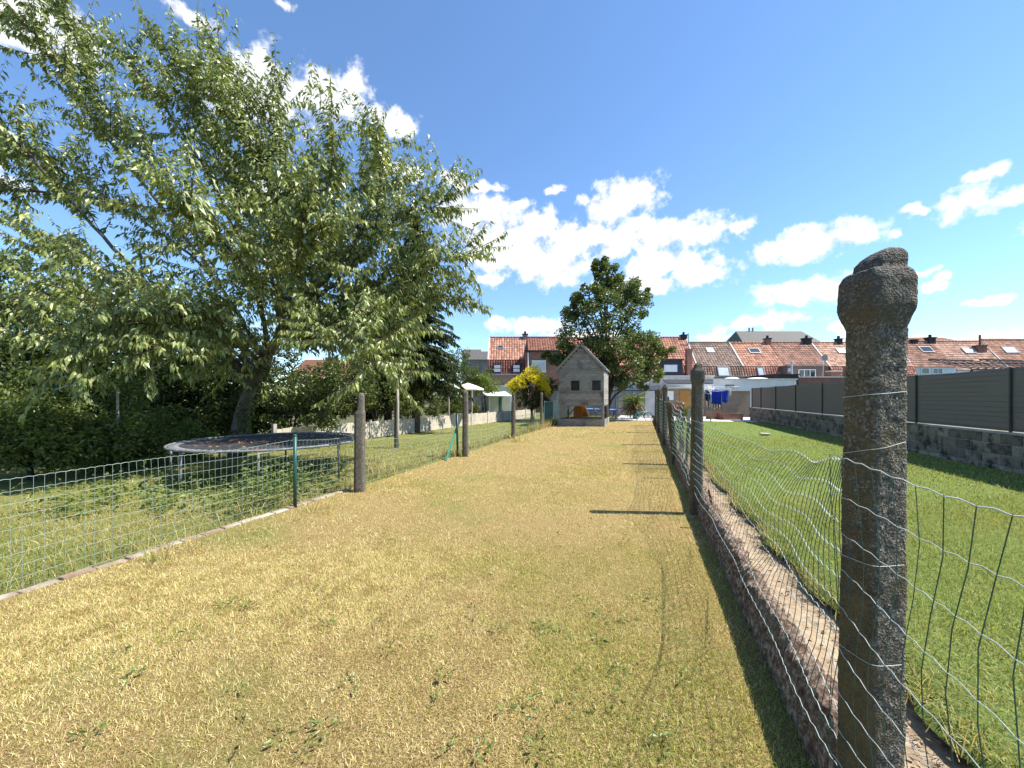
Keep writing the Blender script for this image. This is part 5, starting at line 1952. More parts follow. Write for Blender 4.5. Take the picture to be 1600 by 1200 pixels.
# garden table and chair left of the bicycle
tb = at(972, 28.2)
t = thing('garden_table', tb, 'low dark garden table on the pale terrace behind the palm', 'table')
q = MB()
q.M = Matrix.Translation(tb) @ Matrix.Rotation(PSI, 4, 'Z')
q.box(-0.6, 0.6, -0.4, 0.4, 0.66, 0.70)
q.build('tabletop', M['black_roofing'], t, world=True)
for sx in (-.52, .52):
    for sy in (-.33, .33):
        q = MB()
        c_ = Matrix.Translation(tb) @ Matrix.Rotation(PSI, 4, 'Z') @ Vector((sx, sy, 0))
        q.bar(c_, c_ + Vector((0, 0, 0.657)), 0.05, 0.05)
        q.build('leg', M['black_roofing'], t, world=True)

# rotary dryer and washing
db = gnd(1110.5, 661, RZ)
dd_ = F * (HC - RZ) / 41.0
t = thing('rotary_dryer', db, 'rotary clothes dryer hung with blue towels on the right garden', 'clothes dryer')
q = MB()
q.smooth = True
q.tube([db, db + Vector((0, 0, 1.78))], 0.025, 8)
q.build('pole', M['steel_pole'], t, world=True)
tips = []
ra = R(-16)
for k in range(4):
    a = ra + k * math.pi / 2 - PSI * 0
    tip = db + Vector((1.25 * math.cos(a), 1.25 * math.sin(a), 1.83))
    tips.append(tip)
    q = MB()
    q.bar(db + Vector((0, 0, 1.45)), tip, 0.025, 0.025)
    q.build('arm', M['white_paint'], t, world=True)
q = MB()
for s_ in (1.0, 0.75, 0.5):
    cs_ = [db + Vector((0, 0, 1.45)) + (tp - db - Vector((0, 0, 1.45))) * s_ for tp in tips]
    for k in range(4):
        a, b = cs_[k], cs_[(k + 1) % 4]
        q.tube([a, a.lerp(b, .5) - Vector((0, 0, .03)), b], 0.006, 4)
q.build('line', M['white_paint'], t, world=True)


def towel(px0, px1, d, ztop, zbot, m, label, grp, nfold, seed):
    A, B = at(px0, d, ztop), at(px1, d, ztop)
    dr = (B - A).normalized()
    nr = Vector((-dr.y, dr.x, 0))
    V = []
    nu, nv = 14, 8
    for j in range(nv + 1):
        v = j / nv
        for i in range(nu + 1):
            u = i / nu
            p = A.lerp(B, u) + nr * (0.04 * v * math.sin(u * nfold * 6.28 + seed) + 0.02 * math.sin(u * 17 + seed)) + Vector((0, 0, -(ztop - zbot) * v * (1 + 0.06 * math.sin(u * 9 + seed)) - 0.02 * math.sin(math.pi * u)))
            V.append(tuple(p))
    Fq = [(j * (nu + 1) + i, j * (nu + 1) + i + 1, (j + 1) * (nu + 1) + i + 1, (j + 1) * (nu + 1) + i) for j in range(nv) for i in range(nu)]
    o = np_mesh('towel', V, np.array(Fq), m, origin=A, smooth=True)
    o.modifiers.new('cloth', 'SOLIDIFY').thickness = 0.008
    tag(o, label, 'towel', grp)


WG = 'washing on the rotary dryer'
zt_ = zat(608.5, dd_)
towel(1112, 1119, dd_ - 0.25, zt_, zat(630, dd_), M['towel_blue'], 'left one of the three bright blue towels on the dryer', WG, 2, 1)
towel(1119.6, 1128, dd_ - 0.3, zt_, zat(630.5, dd_), M['towel_blue'], 'middle one of the three bright blue towels on the dryer', WG, 2, 2)
towel(1128.6, 1138, dd_ - 0.35, zt_, zat(628, dd_), M['towel_blue'], 'right one of the three bright blue towels on the dryer', WG, 2, 3)
towel(1101, 1111, dd_ + 0.2, zt_, zat(625, dd_), mat('navy_cloth', (0.01, 0.018, 0.06), (0.02, 0.05, 0.16), 6, 0.95), 'dark navy towel hanging left of the bright blue ones', WG, 2, 4)
towel(1103, 1114, dd_ + 0.6, zat(611, dd_ + .6), zat(636, dd_ + .6), M['stripe'], 'left red and cream striped towel hanging below the blue washing', WG, 1, 5)
towel(1115, 1127, dd_ + 0.7, zat(611, dd_ + .7), zat(638, dd_ + .7), M['stripe'], 'right red and cream striped towel hanging below the blue washing', WG, 1, 6)
towel(1139.5, 1142, dd_ - 0.1, zt_, zat(618, dd_), M['render_white'], 'small white cloth at the right end of the dryer', WG, 1, 7)

# brick planters at the end of the right garden
for i_, (p0, p1, d_, h) in enumerate(((1112, 1132, 23.2, 0.42), (1131, 1161, 22.6, 0.36))):
    A, B = at(p0, d_, RZ), at(p1, d_, RZ)
    t = thing('brick_planter', A, ['taller red brick planter beside the dryer pole', 'longer red brick planter in front of the screen wall'][i_], 'planter', 'red brick planters at the end of the right garden', PSI)
    ln = (B - A).length
    q = MB()
    q.box(0, ln, 0, 0.12, 0, h)
    q.box(0, ln, 0.6, 0.72, 0, h)
    q.box(0, 0.12, 0.122, 0.598, 0, h)
    q.box(ln - 0.12, ln, 0.122, 0.598, 0, h)
    q.build('brick_wall', M['brick_red'], t)
    q = MB()
    q.box(0.122, ln - 0.122, 0.122, 0.598, 0, h - 0.06)
    q.build('soil', M['ground'], t)
# rose bush
tr_ = shrub('rose_bush', 'rose bush with red blooms beside the right fence', 'shrub', 1068, 21.5,
            [(1062, 645, 21.5, 0.42, 12), (1073, 640, 21.5, 0.42, 12), (1069, 650, 21.3, 0.4, 10)], (0.07, 0.10, 0.02), (0.2, 0.22, 0.06), 0.08, 0.05, 60, None, 0.02, base_z=RZ)
V, T, C = clump_leaves([tuple(atp(*q)) for q in ((1056, 637, 21.2), (1063, 633, 21.2), (1059, 641, 21.1), (1053, 640, 21.2), (1066, 636, 21.3))], [0.12] * 5, 40, 0.06, 0.05, (0.42, 0.02, 0.03), (0.6, 0.06, 0.07))
np_mesh('blooms', V, T, M['petal'], C, parent=tr_, world=True)
# small cap on the lawn
cb_ = gnd(1195, 684, RZ)
t = thing('inspection_cap', cb_, 'small grey capped box lying on the green right lawn', 'cap')
q = MB()
q.box(cb_.x - 0.08, cb_.x + 0.08, cb_.y - 0.08, cb_.y + 0.08, RZ, RZ + 0.10)
q.build('body', M['lead'], t, world=True, bevel=0.01)
q = MB()
q.box(cb_.x - 0.13, cb_.x + 0.13, cb_.y - 0.12, cb_.y + 0.12, RZ + 0.102, RZ + 0.15)
q.build('lid', M['concrete_pale'], t, world=True, bevel=0.015)

# ------------------------------------------------------------------ houses
D0 = 38.0        # eaves of the row, ridge 2.3 m further


def tile_slope(name, x0, x1, ya, za, yb, zb, colr, parent, wt=0.26, ht=0.30, amp=0.05, flip=False, var=0.38):
    """pantiled slope in the house's own axes, from eave (ya, za) up to ridge (yb, zb)"""
    L = math.hypot(yb - ya, zb - za)
    nr = max(1, int(round(L / ht)))
    nt_ = max(1, int(round((x1 - x0) / wt)))
    uy, uz = (yb - ya) / L, (zb - za) / L
    ny_, nz_ = -uz, uy
    if nz_ < 0:
        ny_, nz_ = -ny_, -nz_
    xs = np.linspace(x0, x1, nt_ * 4 + 1)
    prof = amp * (0.5 + 0.5 * np.sin((xs - x0) / (x1 - x0) * nt_ * 2 * np.pi))
    V, Cc, Fq = [], [], []
    c0 = np.array(colr)
    for r_ in range(nr):
        s0, s1 = L * r_ / nr - 0.015, L * (r_ + 1) / nr
        tcol = c0[None, :] * (1 + var * RNG.uniform(-1, 1, nt_ + 1)[:, None])
        for s_, h in ((s0, 0.04), (s1, 0.008)):
            off = prof + h
            V.append(np.stack([xs, ya + uy * s_ + ny_ * off, za + uz * s_ + nz_ * off], 1))
            Cc.append(tcol[np.arange(len(xs)) // 4])
        b = r_ * 2 * len(xs)
        i = np.arange(len(xs) - 1) + b
        Fq.append(np.stack([i, i + 1, i + 1 + len(xs), i + len(xs)], 1))
        # front lip of the tile
    # underside board
    V = np.concatenate(V)
    Cc = np.concatenate(Cc)
    Fq = np.concatenate(Fq)
    n0 = len(V)
    bd = np.array([(x0, ya, za), (x1, ya, za), (x1, yb, zb), (x0, yb, zb)])
    V = np.concatenate([V, bd])
    Cc = np.concatenate([Cc, np.tile(c0 * 0.6, (4, 1))])
    Fq = np.concatenate([Fq, np.array([[n0, n0 + 1, n0 + 2, n0 + 3]])])
    return np_mesh(name, V, Fq, M['tile'], Cc, parent=parent)


def slope_mat(x, y, z, ang):
    return Matrix.Translation((x, y, z)) @ Matrix.Rotation(ang, 4, 'X')


def roof_window(par, x, y, z, ang, w_, h_, pane='blind', frame='lead'):
    q = MB()
    q.M = slope_mat(x, y, z, ang)
    e = 0.07
    for (a, b, c, d) in ((-w_ / 2, w_ / 2, -h_ / 2, -h_ / 2 + e), (-w_ / 2, w_ / 2, h_ / 2 - e, h_ / 2), (-w_ / 2, -w_ / 2 + e, -h_ / 2 + e, h_ / 2 - e), (w_ / 2 - e, w_ / 2, -h_ / 2 + e, h_ / 2 - e)):
        q.box(a, b, c, d, -0.05, 0.14)
    f = q.build('roof_window', M[frame], par)
    q = MB()
    q.M = slope_mat(x, y, z, ang)
    q.box(-w_ / 2 + e, w_ / 2 - e, -h_ / 2 + e, h_ / 2 - e, 0.08, 0.11)
    q.build('pane', M[pane], f)


def wall_window(par, x0, x1, z0, z1, y, pane='glass', frame='white_paint', bars=1, name='window'):
    q = MB()
    e = 0.07
    for (a, b, c, d) in ((x0, x1, z0, z0 + e), (x0, x1, z1 - e, z1), (x0, x0 + e, z0 + e, z1 - e), (x1 - e, x1, z0 + e, z1 - e)):
        q.box(a, b, y - 0.04, y + 0.05, c, d)
    for k in range(bars):
        xm_ = x0 + (x1 - x0) * (k + 1) / (bars + 1)
        q.box(xm_ - 0.03, xm_ + 0.03, y - 0.035, y + 0.05, z0 + e, z1 - e)
    f = q.build(name, M[frame], par)
    q = MB()
    q.box(x0 + e, x1 - e, y - 0.01, y + 0.02, z0 + e, z1 - e)
    q.build('pane', M[pane], f)


def chimney(par, x, y, z0, z1, w_, m='brick_red', pot=True, cap='black_roofing'):
    q = MB()
    q.box(x - w_ / 2, x + w_ / 2, y - 0.25, y + 0.25, z0, z1)
    c = q.build('chimney', M[m], par)
    q = MB()
    q.box(x - w_ / 2 - 0.06, x + w_ / 2 + 0.06, y - 0.31, y + 0.31, z1 + 0.002, z1 + 0.10)
    if pot:
        q.tube([(x, y, z1 + 0.1), (x, y, z1 + 0.38)], 0.12, 8)
    q.build('cap', M[cap], c)


RYD = 2.35      # ridge behind the eave


def house(px0, px1, ridge_py, eave_py, colr, label, low_py=None, low_col=None, wall='brick_tan', name='terraced_house', eave_off=0.0, group='terraced houses of the row behind the gardens'):
    dm = D0 + 1.2
    x0, x1 = (px0 - 800) / F * dm, (px1 - 800) / F * dm
    xc = (x0 + x1) / 2
    loc = c2w(xc, D0, 0)
    t = thing(name, loc, label, 'house', group, PSI)
    w_ = x1 - x0
    ze, zr = zat(eave_py, D0), zat(ridge_py, D0 + RYD)
    zl = zat(low_py, D0 - 0.35) if low_py else ze - 0.02
    q = MB()
    wy = 0.0 if low_py is None else -0.12
    q._add([(-w_ / 2 + .02, wy, 0), (w_ / 2 - .02, wy, 0), (w_ / 2 - .02, wy, zl), (-w_ / 2 + .02, wy, zl)], [(0, 1, 2, 3)])
    for sx in (-w_ / 2 + .02, w_ / 2 - .02):
        q._add([(sx, wy, 0), (sx, 2 * RYD, 0), (sx, 2 * RYD, ze - 0.03), (sx, RYD, zr - 0.03), (sx, 0.0, ze - 0.03), (sx, wy, zl)], [(0, 1, 2, 3, 4, 5)])
    q._add([(-w_ / 2 + .02, 2 * RYD, 0), (w_ / 2 - .02, 2 * RYD, 0), (w_ / 2 - .02, 2 * RYD, ze - 0.03), (-w_ / 2 + .02, 2 * RYD, ze - 0.03)], [(3, 2, 1, 0)])
    q.build('wall', M[wall], t)
    rf_ = tile_slope('roof', -w_ / 2 + .01, w_ / 2 - .01, -0.05, ze - 0.03, RYD, zr, colr, t)
    tile_slope('rear_roof', -w_ / 2 + .01, w_ / 2 - .01, 2 * RYD + .05, ze - 0.03, RYD, zr, colr, t)
    q = MB()
    q.smooth = True
    n = int(w_ / 0.34)
    for k in range(n):
        q.tube([(-w_ / 2 + w_ * k / n, RYD, zr + 0.03), (-w_ / 2 + w_ * (k + 1) / n + 0.03, RYD, zr + 0.045)], [0.11, 0.13], 7)
    q.build('ridge_tiles', mat('ridge_clay', tuple(c * 0.9 for c in colr), tuple(c * 0.6 for c in colr), 2, 0.9), rf_)
    if low_py:
        tile_slope('lower_roof', -w_ / 2 + .01, w_ / 2 - .01, -0.40, zl, -0.06, ze - 0.06, low_col or colr, t, 0.24, 0.26, 0.06)
        q = MB()
        q.box(-w_ / 2 + .02, w_ / 2 - .02, -0.50, -0.38, zl - 0.12, zl - 0.01)
        q.build('gutter', M['lead'], t)
    t['w'] = w_
    H_ = dict(t=t, w=w_, ze=ze, zr=zr, zl=zl, xc=xc, ang=math.atan2(zr - ze, RYD))
    return H_


def hx(H_, px, yoff=0.0):
    return (px - 800) / F * (D0 + yoff) - H_['xc']


def on_slope(H_, px, py):
    """house coordinates of the point of the front slope seen at px, py"""
    a = (H_['zr'] - H_['ze']) / RYD
    k = (HZ - py) / F
    # HC + k (D0 + y) = ze + a y
    y = (HC + k * D0 - H_['ze']) / (a - k)
    return hx(H_, px, y), y, H_['ze'] + a * y


def skylight(H_, px, py, w_, h_, pane='blind'):
    x, y, z = on_slope(H_, px, py)
    roof_window(H_['t'], x, y, z, H_['ang'], w_, h_, pane)


def low_window(H_, px, py, w_, h_, pane='blind'):
    ang = math.atan2(H_['ze'] - H_['zl'], 0.34)
    y = -0.25
    roof_window(H_['t'], hx(H_, px, y), y, zat(py, D0 + y), ang, w_, h_, pane)


def verge(H_, side=-1):
    q = MB()
    x = side * H_['w'] / 2
    q.bar((x, -0.1, H_['ze'] - 0.02), (x, RYD, H_['zr'] + 0.06), 0.13, 0.14)
    q.build('verge', M['verge'], H_['t'])


ORANGE, BROWN, REDB, RED, DKRED, PALE = (0.40, 0.195, 0.125), (0.22, 0.15, 0.115), (0.29, 0.15, 0.105), (0.33, 0.14, 0.095), (0.15, 0.055, 0.042), (0.45, 0.26, 0.18)

h = house(764, 824, 528, 562, (0.37, 0.185, 0.125), 'orange tiled terraced house with dark red lower slope, left end of the row', 584, DKRED)
skylight(h, 782, 543.5, 0.62, 0.5, 'glass')
for wp in (777, 807):
    x = hx(h, wp, -0.5)
    q = MB()
    q.box(x - 0.38, x + 0.38, -0.47, -0.1, zat(582, D0 - .5), zat(569, D0 - .5))
    dm_ = q.build('dormer', M['dark_blue'], h['t'])
    q = MB()
    q.box(x - 0.30, x + 0.30, -0.50, -0.472, zat(581, D0 - .5), zat(576, D0 - .5))
    q.box(x - 0.30, x + 0.30, -0.50, -0.472, zat(575, D0 - .5), zat(570.5, D0 - .5))
    q.build('pane', M['blind'], dm_)
verge(h, -1)
chimney(h['t'], hx(h, 825, RYD) - 0.3, RYD, h['zr'] - 0.4, h['zr'] + 0.3, 0.5, 'brick_tan')

h = house(824, 876, 528, 549, (0.21, 0.09, 0.06), 'terraced house with a red brick upper wall and white window left of the alder', None, None, 'brick_red')
x0, x1 = hx(h, 821, -0.3), hx(h, 872, -0.3)
q = MB()
q.box(x0, x1, -0.45, -0.02, 2.0, zat(549.5, D0 - .4))
dw = q.build('dormer', M['brick_red'], h['t'])
q = MB()
q.box(x0 - 0.1, x1 + 0.1, -0.6, 0.1, zat(549.5, D0 - .4) + 0.005, zat(549.5, D0 - .4) + 0.12)
q.build('dormer_roof', M['black_roofing'], h['t'])
wall_window(h['t'], hx(h, 831, -.5), hx(h, 853, -.5), zat(582, D0 - .5), zat(563, D0 - .5), -0.47, 'blind', 'white_paint', 0)
q = MB()
q.tube([(x0 + 0.25, -0.52, 1.0), (x0 + 0.25, -0.52, zat(551, D0 - .5))], 0.06, 7)
q.build('downpipe', M['white_paint'], h['t'])
for i_, (a, b, c) in enumerate(((876, 930, (0.42, 0.16, 0.1)), (930, 985, (0.36, 0.14, 0.09)), (985, 1031, (0.42, 0.17, 0.1)))):
    h = house(a, b, 529, 570, c, ['red tiled terraced house glimpsed left of the playhouse roof behind the alder', 'terraced house hidden behind the middle of the alder crown', 'red tiled terraced house glimpsed through the right side of the alder'][i_], 588, c)
h = house(1031, 1079, 528, 571, (0.36, 0.165, 0.11), 'taller red tiled terraced house with a dark blue dormer right of the alder', 589, RED)
x0, x1 = hx(h, 1034, -0.5), hx(h, 1065, -0.5)
q = MB()
q.box(x0, x1, -0.7, 0.9, zat(586, D0 - .7), zat(563, D0 - .7))
dm_ = q.build('dormer', M['dark_blue'], h['t'])
q = MB()
q.box(x0 - 0.1, x1 + 0.1, -0.85, 0.9, zat(563, D0 - .7) + 0.004, zat(561.5, D0 - .7) + 0.03)
q.build('dormer_roof', M['black_roofing'], dm_)
q = MB()
q.box(hx(h, 1037.5, -.7), hx(h, 1058, -.7), -0.74, -0.702, zat(581, D0 - .7), zat(570, D0 - .7))
q.build('window', M['blind'], dm_)
chimney(h['t'], hx(h, 1076, -.6), -0.6, 1.2, zat(547, D0 - .6), 0.46, 'brick_red', False, 'brick_red')
chimney(h['t'], hx(h, 1068, RYD), RYD, h['zr'] - 0.4, h['zr'] + 0.22, 0.55, 'black_roofing')
q = MB()
q.tube([(hx(h, 1075.5, 1.6), 1.6, h['zr'] - 1.0), (hx(h, 1075.5, 1.6), 1.6, h['zr'] + 0.35)], 0.05, 7)
q.build('flue', M['lead'], h['t'])
verge(h, 1)

h = house(1079, 1149, 536, 572, BROWN, 'terraced house with brown tiles and two pale roof windows right of the red chimney', 588, (0.21, 0.13, 0.095))
skylight(h, 1109, 548, 0.75, 0.75)
low_window(h, 1130, 580.5, 1.15, 1.0)
verge(h, 1)
h = house(1149, 1212, 536.5, 572, ORANGE, 'terraced house with orange tiles and a large tilted roof window', 588, (0.31, 0.145, 0.10))
skylight(h, 1178, 549, 1.1, 0.75, 'glass')
low_window(h, 1188, 580.5, 0.65, 0.9)
chimney(h['t'], hx(h, 1199, RYD), RYD, h['zr'] - 0.4, h['zr'] + 0.42, 0.5, 'brick_red')
h = house(1212, 1280, 536, 572, REDB, 'terraced house with reddish brown tiles above a brick dormer with white windows', None, None, 'brick_red')
x0, x1 = hx(h, 1229, -1), hx(h, 1287, -1)
q = MB()
q.box(x0, x1, -1.1, -0.02, 0, zat(572, D0 - 1.1))
q.build('extension', mat('grey_brick_face', (0.16, 0.11, 0.09), (0.22, 0.15, 0.12), 3, 0.9), h['t'])
q = MB()
q.box(x0 - 0.1, x1 + 0.1, -1.2, 0.1, zat(572, D0 - 1.1) + 0.004, zat(570.6, D0 - 1.1) + 0.02)
q.build('extension_roof', M['lead'], h['t'])
wall_window(h['t'], hx(h, 1247, -1.1), hx(h, 1274, -1.1), zat(592, D0 - 1.1), zat(577, D0 - 1.1), -1.13, 'glass', 'white_paint', 2)
wall_window(h['t'], hx(h, 1230, -1.1), hx(h, 1238, -1.1), zat(582, D0 - 1.1), zat(574.5, D0 - 1.1), -1.13, 'blind', 'lead', 0)
q = MB()
q.tube([(hx(h, 1237, -1.6), -1.6, 2.8), (hx(h, 1237, -1.6), -1.6, zat(568, D0 - 1.6))], 0.09, 8)
q.tube([(hx(h, 1237, -1.6), -1.6, zat(568, D0 - 1.6)), (hx(h, 1237, -1.6), -1.6, zat(565.5, D0 - 1.6))], 0.13, 8)
q.build('flue', M['metal'], h['t'])
chimney(h['t'], hx(h, 1260, RYD), RYD, h['zr'] - 0.5, h['zr'] + 0.40, 0.75, 'black_roofing')
verge(h, 1)
h = house(1280, 1345, 536, 572, PALE, 'terraced house with pale orange tiles and a satellite dish, left of the big post', 586, ORANGE)
skylight(h, 1314, 549, 0.9, 0.75)
chimney(h['t'], hx(h, 1310, RYD), RYD, h['zr'] - 0.4, h['zr'] + 0.35, 0.45, 'black_roofing')
q = MB()
q.smooth = True
q.tube([(hx(h, 1286, -2), -2.0, 2.4), (hx(h, 1286, -2), -2.0, zat(557, D0 - 2))], 0.03, 6)
q.build('mast', M['metal'], h['t'])
q = MB()
q.smooth = True
cx_, cz_ = hx(h, 1287, -2), zat(559.5, D0 - 2)
V = [(cx_, -2.05, cz_)]
for r_, yo in ((0.12, -2.055), (0.24, -2.08), (0.31, -2.11)):
    V += [(cx_ + r_ * math.cos(a), yo, cz_ + r_ * math.sin(a)) for a in np.linspace(0, 6.2832, 14, endpoint=False)]
q._add(V, [(0, 1 + k, 1 + (k + 1) % 14) for k in range(14)] + [(1 + r_ * 14 + k, 1 + (r_ + 1) * 14 + k, 1 + (r_ + 1) * 14 + (k + 1) % 14, 1 + r_ * 14 + (k + 1) % 14) for r_ in range(2) for k in range(14)])
q.build('satellite_dish', M['lead'], h['t'])
chimney(h['t'], hx(h, 1303, -2.2), -2.2, 1.5, zat(581, D0 - 2.2), 0.95, 'brick_red', False, 'verge')
chimney(h['t'], hx(h, 1325, -2.2), -2.2, 1.5, zat(574, D0 - 2.2), 0.6, 'brick_red', False, 'brick_red')
house(1345, 1408, 535, 572, ORANGE, 'terraced house hidden behind the big concrete post', 588, ORANGE)
h = house(1408, 1473, 534, 573, REDB, 'terraced house with brown red tiles and white rear windows right of the big post', None, None, 'render_white')
skylight(h, 1446, 547, 1.2, 0.8, 'glass')
skylight(h, 1413, 564, 0.7, 0.6, 'glass')
chimney(h['t'], hx(h, 1453, RYD), RYD, h['zr'] - 0.5, h['zr'] + 0.35, 0.7, 'black_roofing')
chimney(h['t'], hx(h, 1426, RYD), RYD, h['zr'] - 0.5, h['zr'] + 0.12, 0.6, 'black_roofing', False)
x0 = hx(h, 1442, -.1)
wall_window(h['t'], hx(h, 1440, -.1), hx(h, 1453, -.1), zat(585, D0), zat(574.5, D0), -0.03, 'glass', 'white_paint', 0)
wall_window(h['t'], hx(h, 1458, -.1), hx(h, 1474, -.1), zat(585, D0), zat(575, D0), -0.03, 'glass', 'white_paint', 1)
tile_slope('porch_roof', hx(h, 1410, -1), hx(h, 1430, -1), -1.0, zat(585, D0 - 1), -0.1, zat(571.5, D0), RED, h['t'], 0.24, 0.26, 0.06)
h = house(1473, 1553, 534, 578, PALE, 'terraced house with pale orange tiles and a thin tall flue on its chimney', None, None, 'render_white')
skylight(h, 1512, 548.5, 1.1, 0.75)
x, y, z = on_slope(h, 1531, 548)
chimney(h['t'], x, y, z - 0.2, z + 0.45, 0.85, 'brick_red', False, 'rust')
q = MB()
q.tube([(x, y, z + 0.5), (x, y, z + 1.6)], 0.08, 8)
q.build('flue', M['rust'], h['t'])
verge(h, 1)
h = house(1553, 1640, 531.5, 578, ORANGE, 'terraced house with orange tiles at the right edge', None, None, 'render_white')
skylight(h, 1577, 547.5, 1.4, 0.85)
house(1640, 1730, 531, 578, ORANGE, 'terraced house past the right edge', None, None, 'brick_tan')


def far_house(pxa, pxb, d, rpy, epy, wallm, roofm, label, depth=5.0, gable=True, hip=0.0):
    x0, x1 = (pxa - 800) / F * d, (pxb - 800) / F * d
    xc, w_ = (x0 + x1) / 2, x1 - x0
    t = thing('house', c2w(xc, d, 0), label, 'house', None, PSI)
    zr, ze = zat(rpy, d + depth / 2), zat(epy, d)
    q = MB()
    q.box(-w_ / 2, w_ / 2, 0, depth, 0, ze - 0.03)
    q.build('wall', M[wallm], t)
    a, b = -w_ / 2 - 0.1 + hip, w_ / 2 + 0.1 - hip
    q = MB()
    vs = [(-w_ / 2 - .1, -.15, ze), (w_ / 2 + .1, -.15, ze), (w_ / 2 + .1, depth + .15, ze), (-w_ / 2 - .1, depth + .15, ze), (a, depth / 2, zr), (b, depth / 2, zr)]
    q._add(vs, [(0, 1, 5, 4), (2, 3, 4, 5), (1, 2, 5), (3, 0, 4), (3, 2, 1, 0)])
    q.build('roof', M[roofm], t)
    return t, xc, w_, ze, zr


t, xc, w_, ze, zr = far_house(1164, 1292, 52, 517.5, 540, 'brick_red', 'slate', 'large building with a dark slate roof rising behind the row of red roofs', 7, True, 0.9)
q = MB()
for dx in (0.0, 0.5):
    x = (1174 - 800) / F * 55 - xc + dx
    q.tube([(x, 3.5, zr - 0.3), (x, 3.5, zr + 0.5)], 0.12, 7)
q.build('flue', M['lead'], t)
far_house(730, 764, 44, 549, 562, 'stone_grey', 'slate', 'grey stone house with a slate roof left of the orange tiled row', 6)
far_house(722, 748, 52, 546, 556, 'stone_grey', 'tile_green' if 'tile_green' in M else 'slate', 'farther low grey house showing just above the leafy tree', 5)
far_house(450, 600, 34, 562, 592, 'brick_red', 'rust', 'house with a rusty red roof glimpsed through the cherry tree leaves', 6)
t, xc, w_, ze, zr = far_house(1425, 1512, 50, 527.5, 536, 'brick_tan', 'rust', 'second row house whose ridge shows above the brown red roof', 6)


# extensions in front of the row
def extension(pa, pb, d, zt0, depth, wallm, roofm, label, roof_t=0.10, name='extension', z0=0.0):
    x0, x1 = (pa - 800) / F * d, (pb - 800) / F * d
    t = thing(name, c2w((x0 + x1) / 2, d, 0), label, 'extension', 'flat roofed extensions behind the row', PSI)
    w_ = x1 - x0
    q = MB()
    q.box(-w_ / 2, w_ / 2, 0, depth, z0, zt0)
    q.build('wall', M[wallm], t)
    q = MB()
    q.box(-w_ / 2 - 0.08, w_ / 2 + 0.08, -0.10, depth + 0.05, zt0 + 0.003, zt0 + roof_t)
    q.build('roof', M[roofm], t)
    return t, w_, (x0 + x1) / 2


t, w_, xc = extension(1115, 1244, 30.5, zat(593.5, 30.5), 5.5, 'render_white', 'verge', 'long white flat roofed extension behind the privacy screen')
for i_, (qa, qb, d_) in enumerate(((1131, 1155, 32), (1163, 1203, 32.5))):
    q = MB()
    q.smooth = True
    xa, xb = (qa - 800) / F * d_ - xc, (qb - 800) / F * d_ - xc
    V, Fq = [], []
    zz0 = zat(593.5, 30.5) + 0.1
    for j in range(5):
        for k in range(16):
            a = 2 * math.pi * k / 16
            c_ = math.cos(j / 4 * 1.5)
            V.append(((xa + xb) / 2 + (xb - xa) / 2 * c_ * math.cos(a), d_ - 30.5 + 0.7 * c_ * math.sin(a), zz0 - 0.05 + 0.24 * math.sin(j / 4 * 1.5)))
    Fq = [(j * 16 + k, j * 16 + (k + 1) % 16, (j + 1) * 16 + (k + 1) % 16, (j + 1) * 16 + k) for j in range(4) for k in range(16)] + [tuple(64 + k for k in range(16))]
    q._add(V, Fq)
    q.build('roof_dome', M['white_paint'], t)
q = MB()
q.box((1133 - 800) / F * 30.5 - xc, (1147 - 800) / F * 30.5 - xc, -0.03, -0.004, zat(606.5, 30.5), zat(601, 30.5))
q.build('window', M['glass'], t)
t, w_, xc = extension(1212, 1248, 33.5, zat(586, 33.5), 3.5, 'black_roofing', 'black_roofing', 'black sloping extension roof behind the long white extension')
t, w_, xc = extension(1030, 1115, 34, zat(588.5, 34), 3.0, 'block_white', 'verge', 'pale block extension under the dark blue dormer')
t, w_, xc = extension(1040, 1113, 30, zat(602.5, 30), 3.6, 'render_white', 'render_white', 'lower white extension with a black sloped roof behind the second post')
q = MB()
xa, xb = (1043 - 800) / F * 30 - xc, (1113 - 800) / F * 30 - xc
z0 = zat(602.5, 30) + 0.105
q._add([(xa, -0.02, z0), (xb, -0.02, z0), (xb, 2.5, z0 + 0.4), (xa + 0.6, 2.5, z0 + 0.4), (xa, -0.02, z0 + 0.05), (xb, -0.02, z0 + 0.05), (xb, 2.5, z0 + 0.48), (xa + 0.6, 2.5, z0 + 0.48)],
       [(0, 3, 2, 1), (4, 5, 6, 7), (0, 1, 5, 4), (1, 2, 6, 5), (2, 3, 7, 6), (3, 0, 4, 7)])
q.build('sloped_roof', M['black_roofing'], t)
t, w_, xc = extension(1041, 1084, 27.5, zat(607, 27.5), 1.5, 'brick_tan', 'verge', 'brick outbuilding with a wooden door and white panel behind the rose bush')
q = MB()
q.box((1062 - 800) / F * 27.5 - xc, (1078 - 800) / F * 27.5 - xc, -0.04, -0.004, 0.2, zat(610, 27.5))
q.build('door', M['wood_orange'], t)
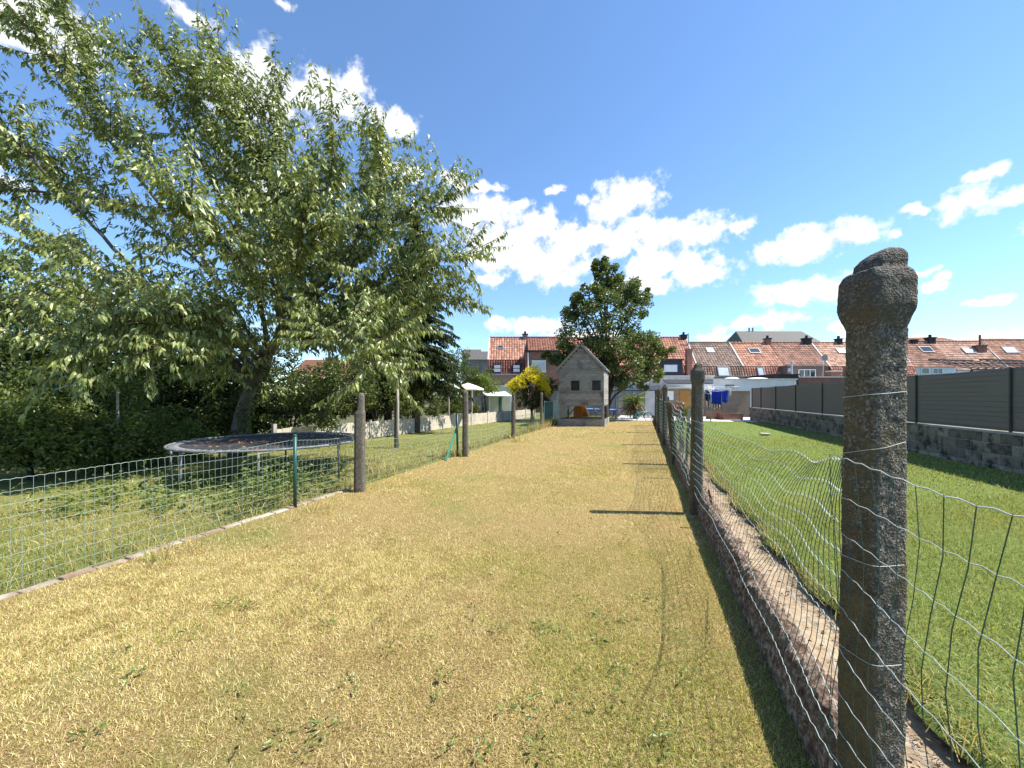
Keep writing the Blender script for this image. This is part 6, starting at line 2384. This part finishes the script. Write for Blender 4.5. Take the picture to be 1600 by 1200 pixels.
q = MB()
q.box((1043 - 800) / F * 27.5 - xc, (1052 - 800) / F * 27.5 - xc, -0.04, -0.004, zat(625, 27.5), zat(611, 27.5))
q.build('panel', M['white_paint'], t)
extension(1084, 1172, 28.5, zat(611, 28.5), 1.5, 'brick_tan', 'verge', 'low brick garden wall building behind the washing')
extension(952, 1012, 33.5, zat(599, 33.5), 3.5, 'render_white', 'white_paint', 'white flat roofed extension behind the grey wall and palm')
extension(1246, 1350, 34.5, zat(590, 34.5), 3.0, 'brick_red', 'verge', 'brick extension with roof terrace left of the big post')
extension(770, 800, 34, zat(604, 34), 3.0, 'render_white', 'white_paint', 'small white extension behind the light green shrub')
# dark pergola frames over the right screen
for i_, (pa, pb, d_) in enumerate(((1488, 1560, 24), (1572, 1640, 24))):
    t = thing('pergola', at((pa + pb) / 2, d_ + 1), ['dark slatted pergola roof showing above the screen right of the big post', 'dark slatted pergola roof at the right edge above the screen'][i_], 'pergola', 'dark pergolas beyond the screen', PSI)
    x0, x1 = 0, (pb - pa) / F * d_
    hw_ = (x1 - x0) / 2
    z0, z1 = zat(576, d_), zat(562.5, d_ + 2)
    for k in range(7):
        q = MB()
        x = -hw_ + 2 * hw_ * k / 6
        q.bar((x, -1, z0), (x - 0.3, 1.2, z1), 0.06, 0.05)
        q.build('slat', M['screen_post'], t)
    q = MB()
    q.bar((-hw_ - 0.3, 1.2, z1 + 0.06), (hw_ - 0.2, 1.2, z1 - 0.02), 0.07, 0.07)
    q.bar((-hw_, -1, z0 - 0.05), (hw_, -1, z0 - 0.05), 0.07, 0.07)
    q.bar((-hw_ - .15, .1, (z0 + z1) / 2 + .06), (hw_ - .1, .1, (z0 + z1) / 2 + .02), 0.07, 0.05)
    q.build('beam', M['screen_post'], t)
    for x in (-hw_, hw_):
        q = MB()
        q.bar((x, -1, 0), (x, -1, z0 - 0.09), 0.1, 0.1)
        q.build('post', M['screen_post'], t)
print('cherry leaves', N_CHERRY, 'objects', len(bpy.data.objects))
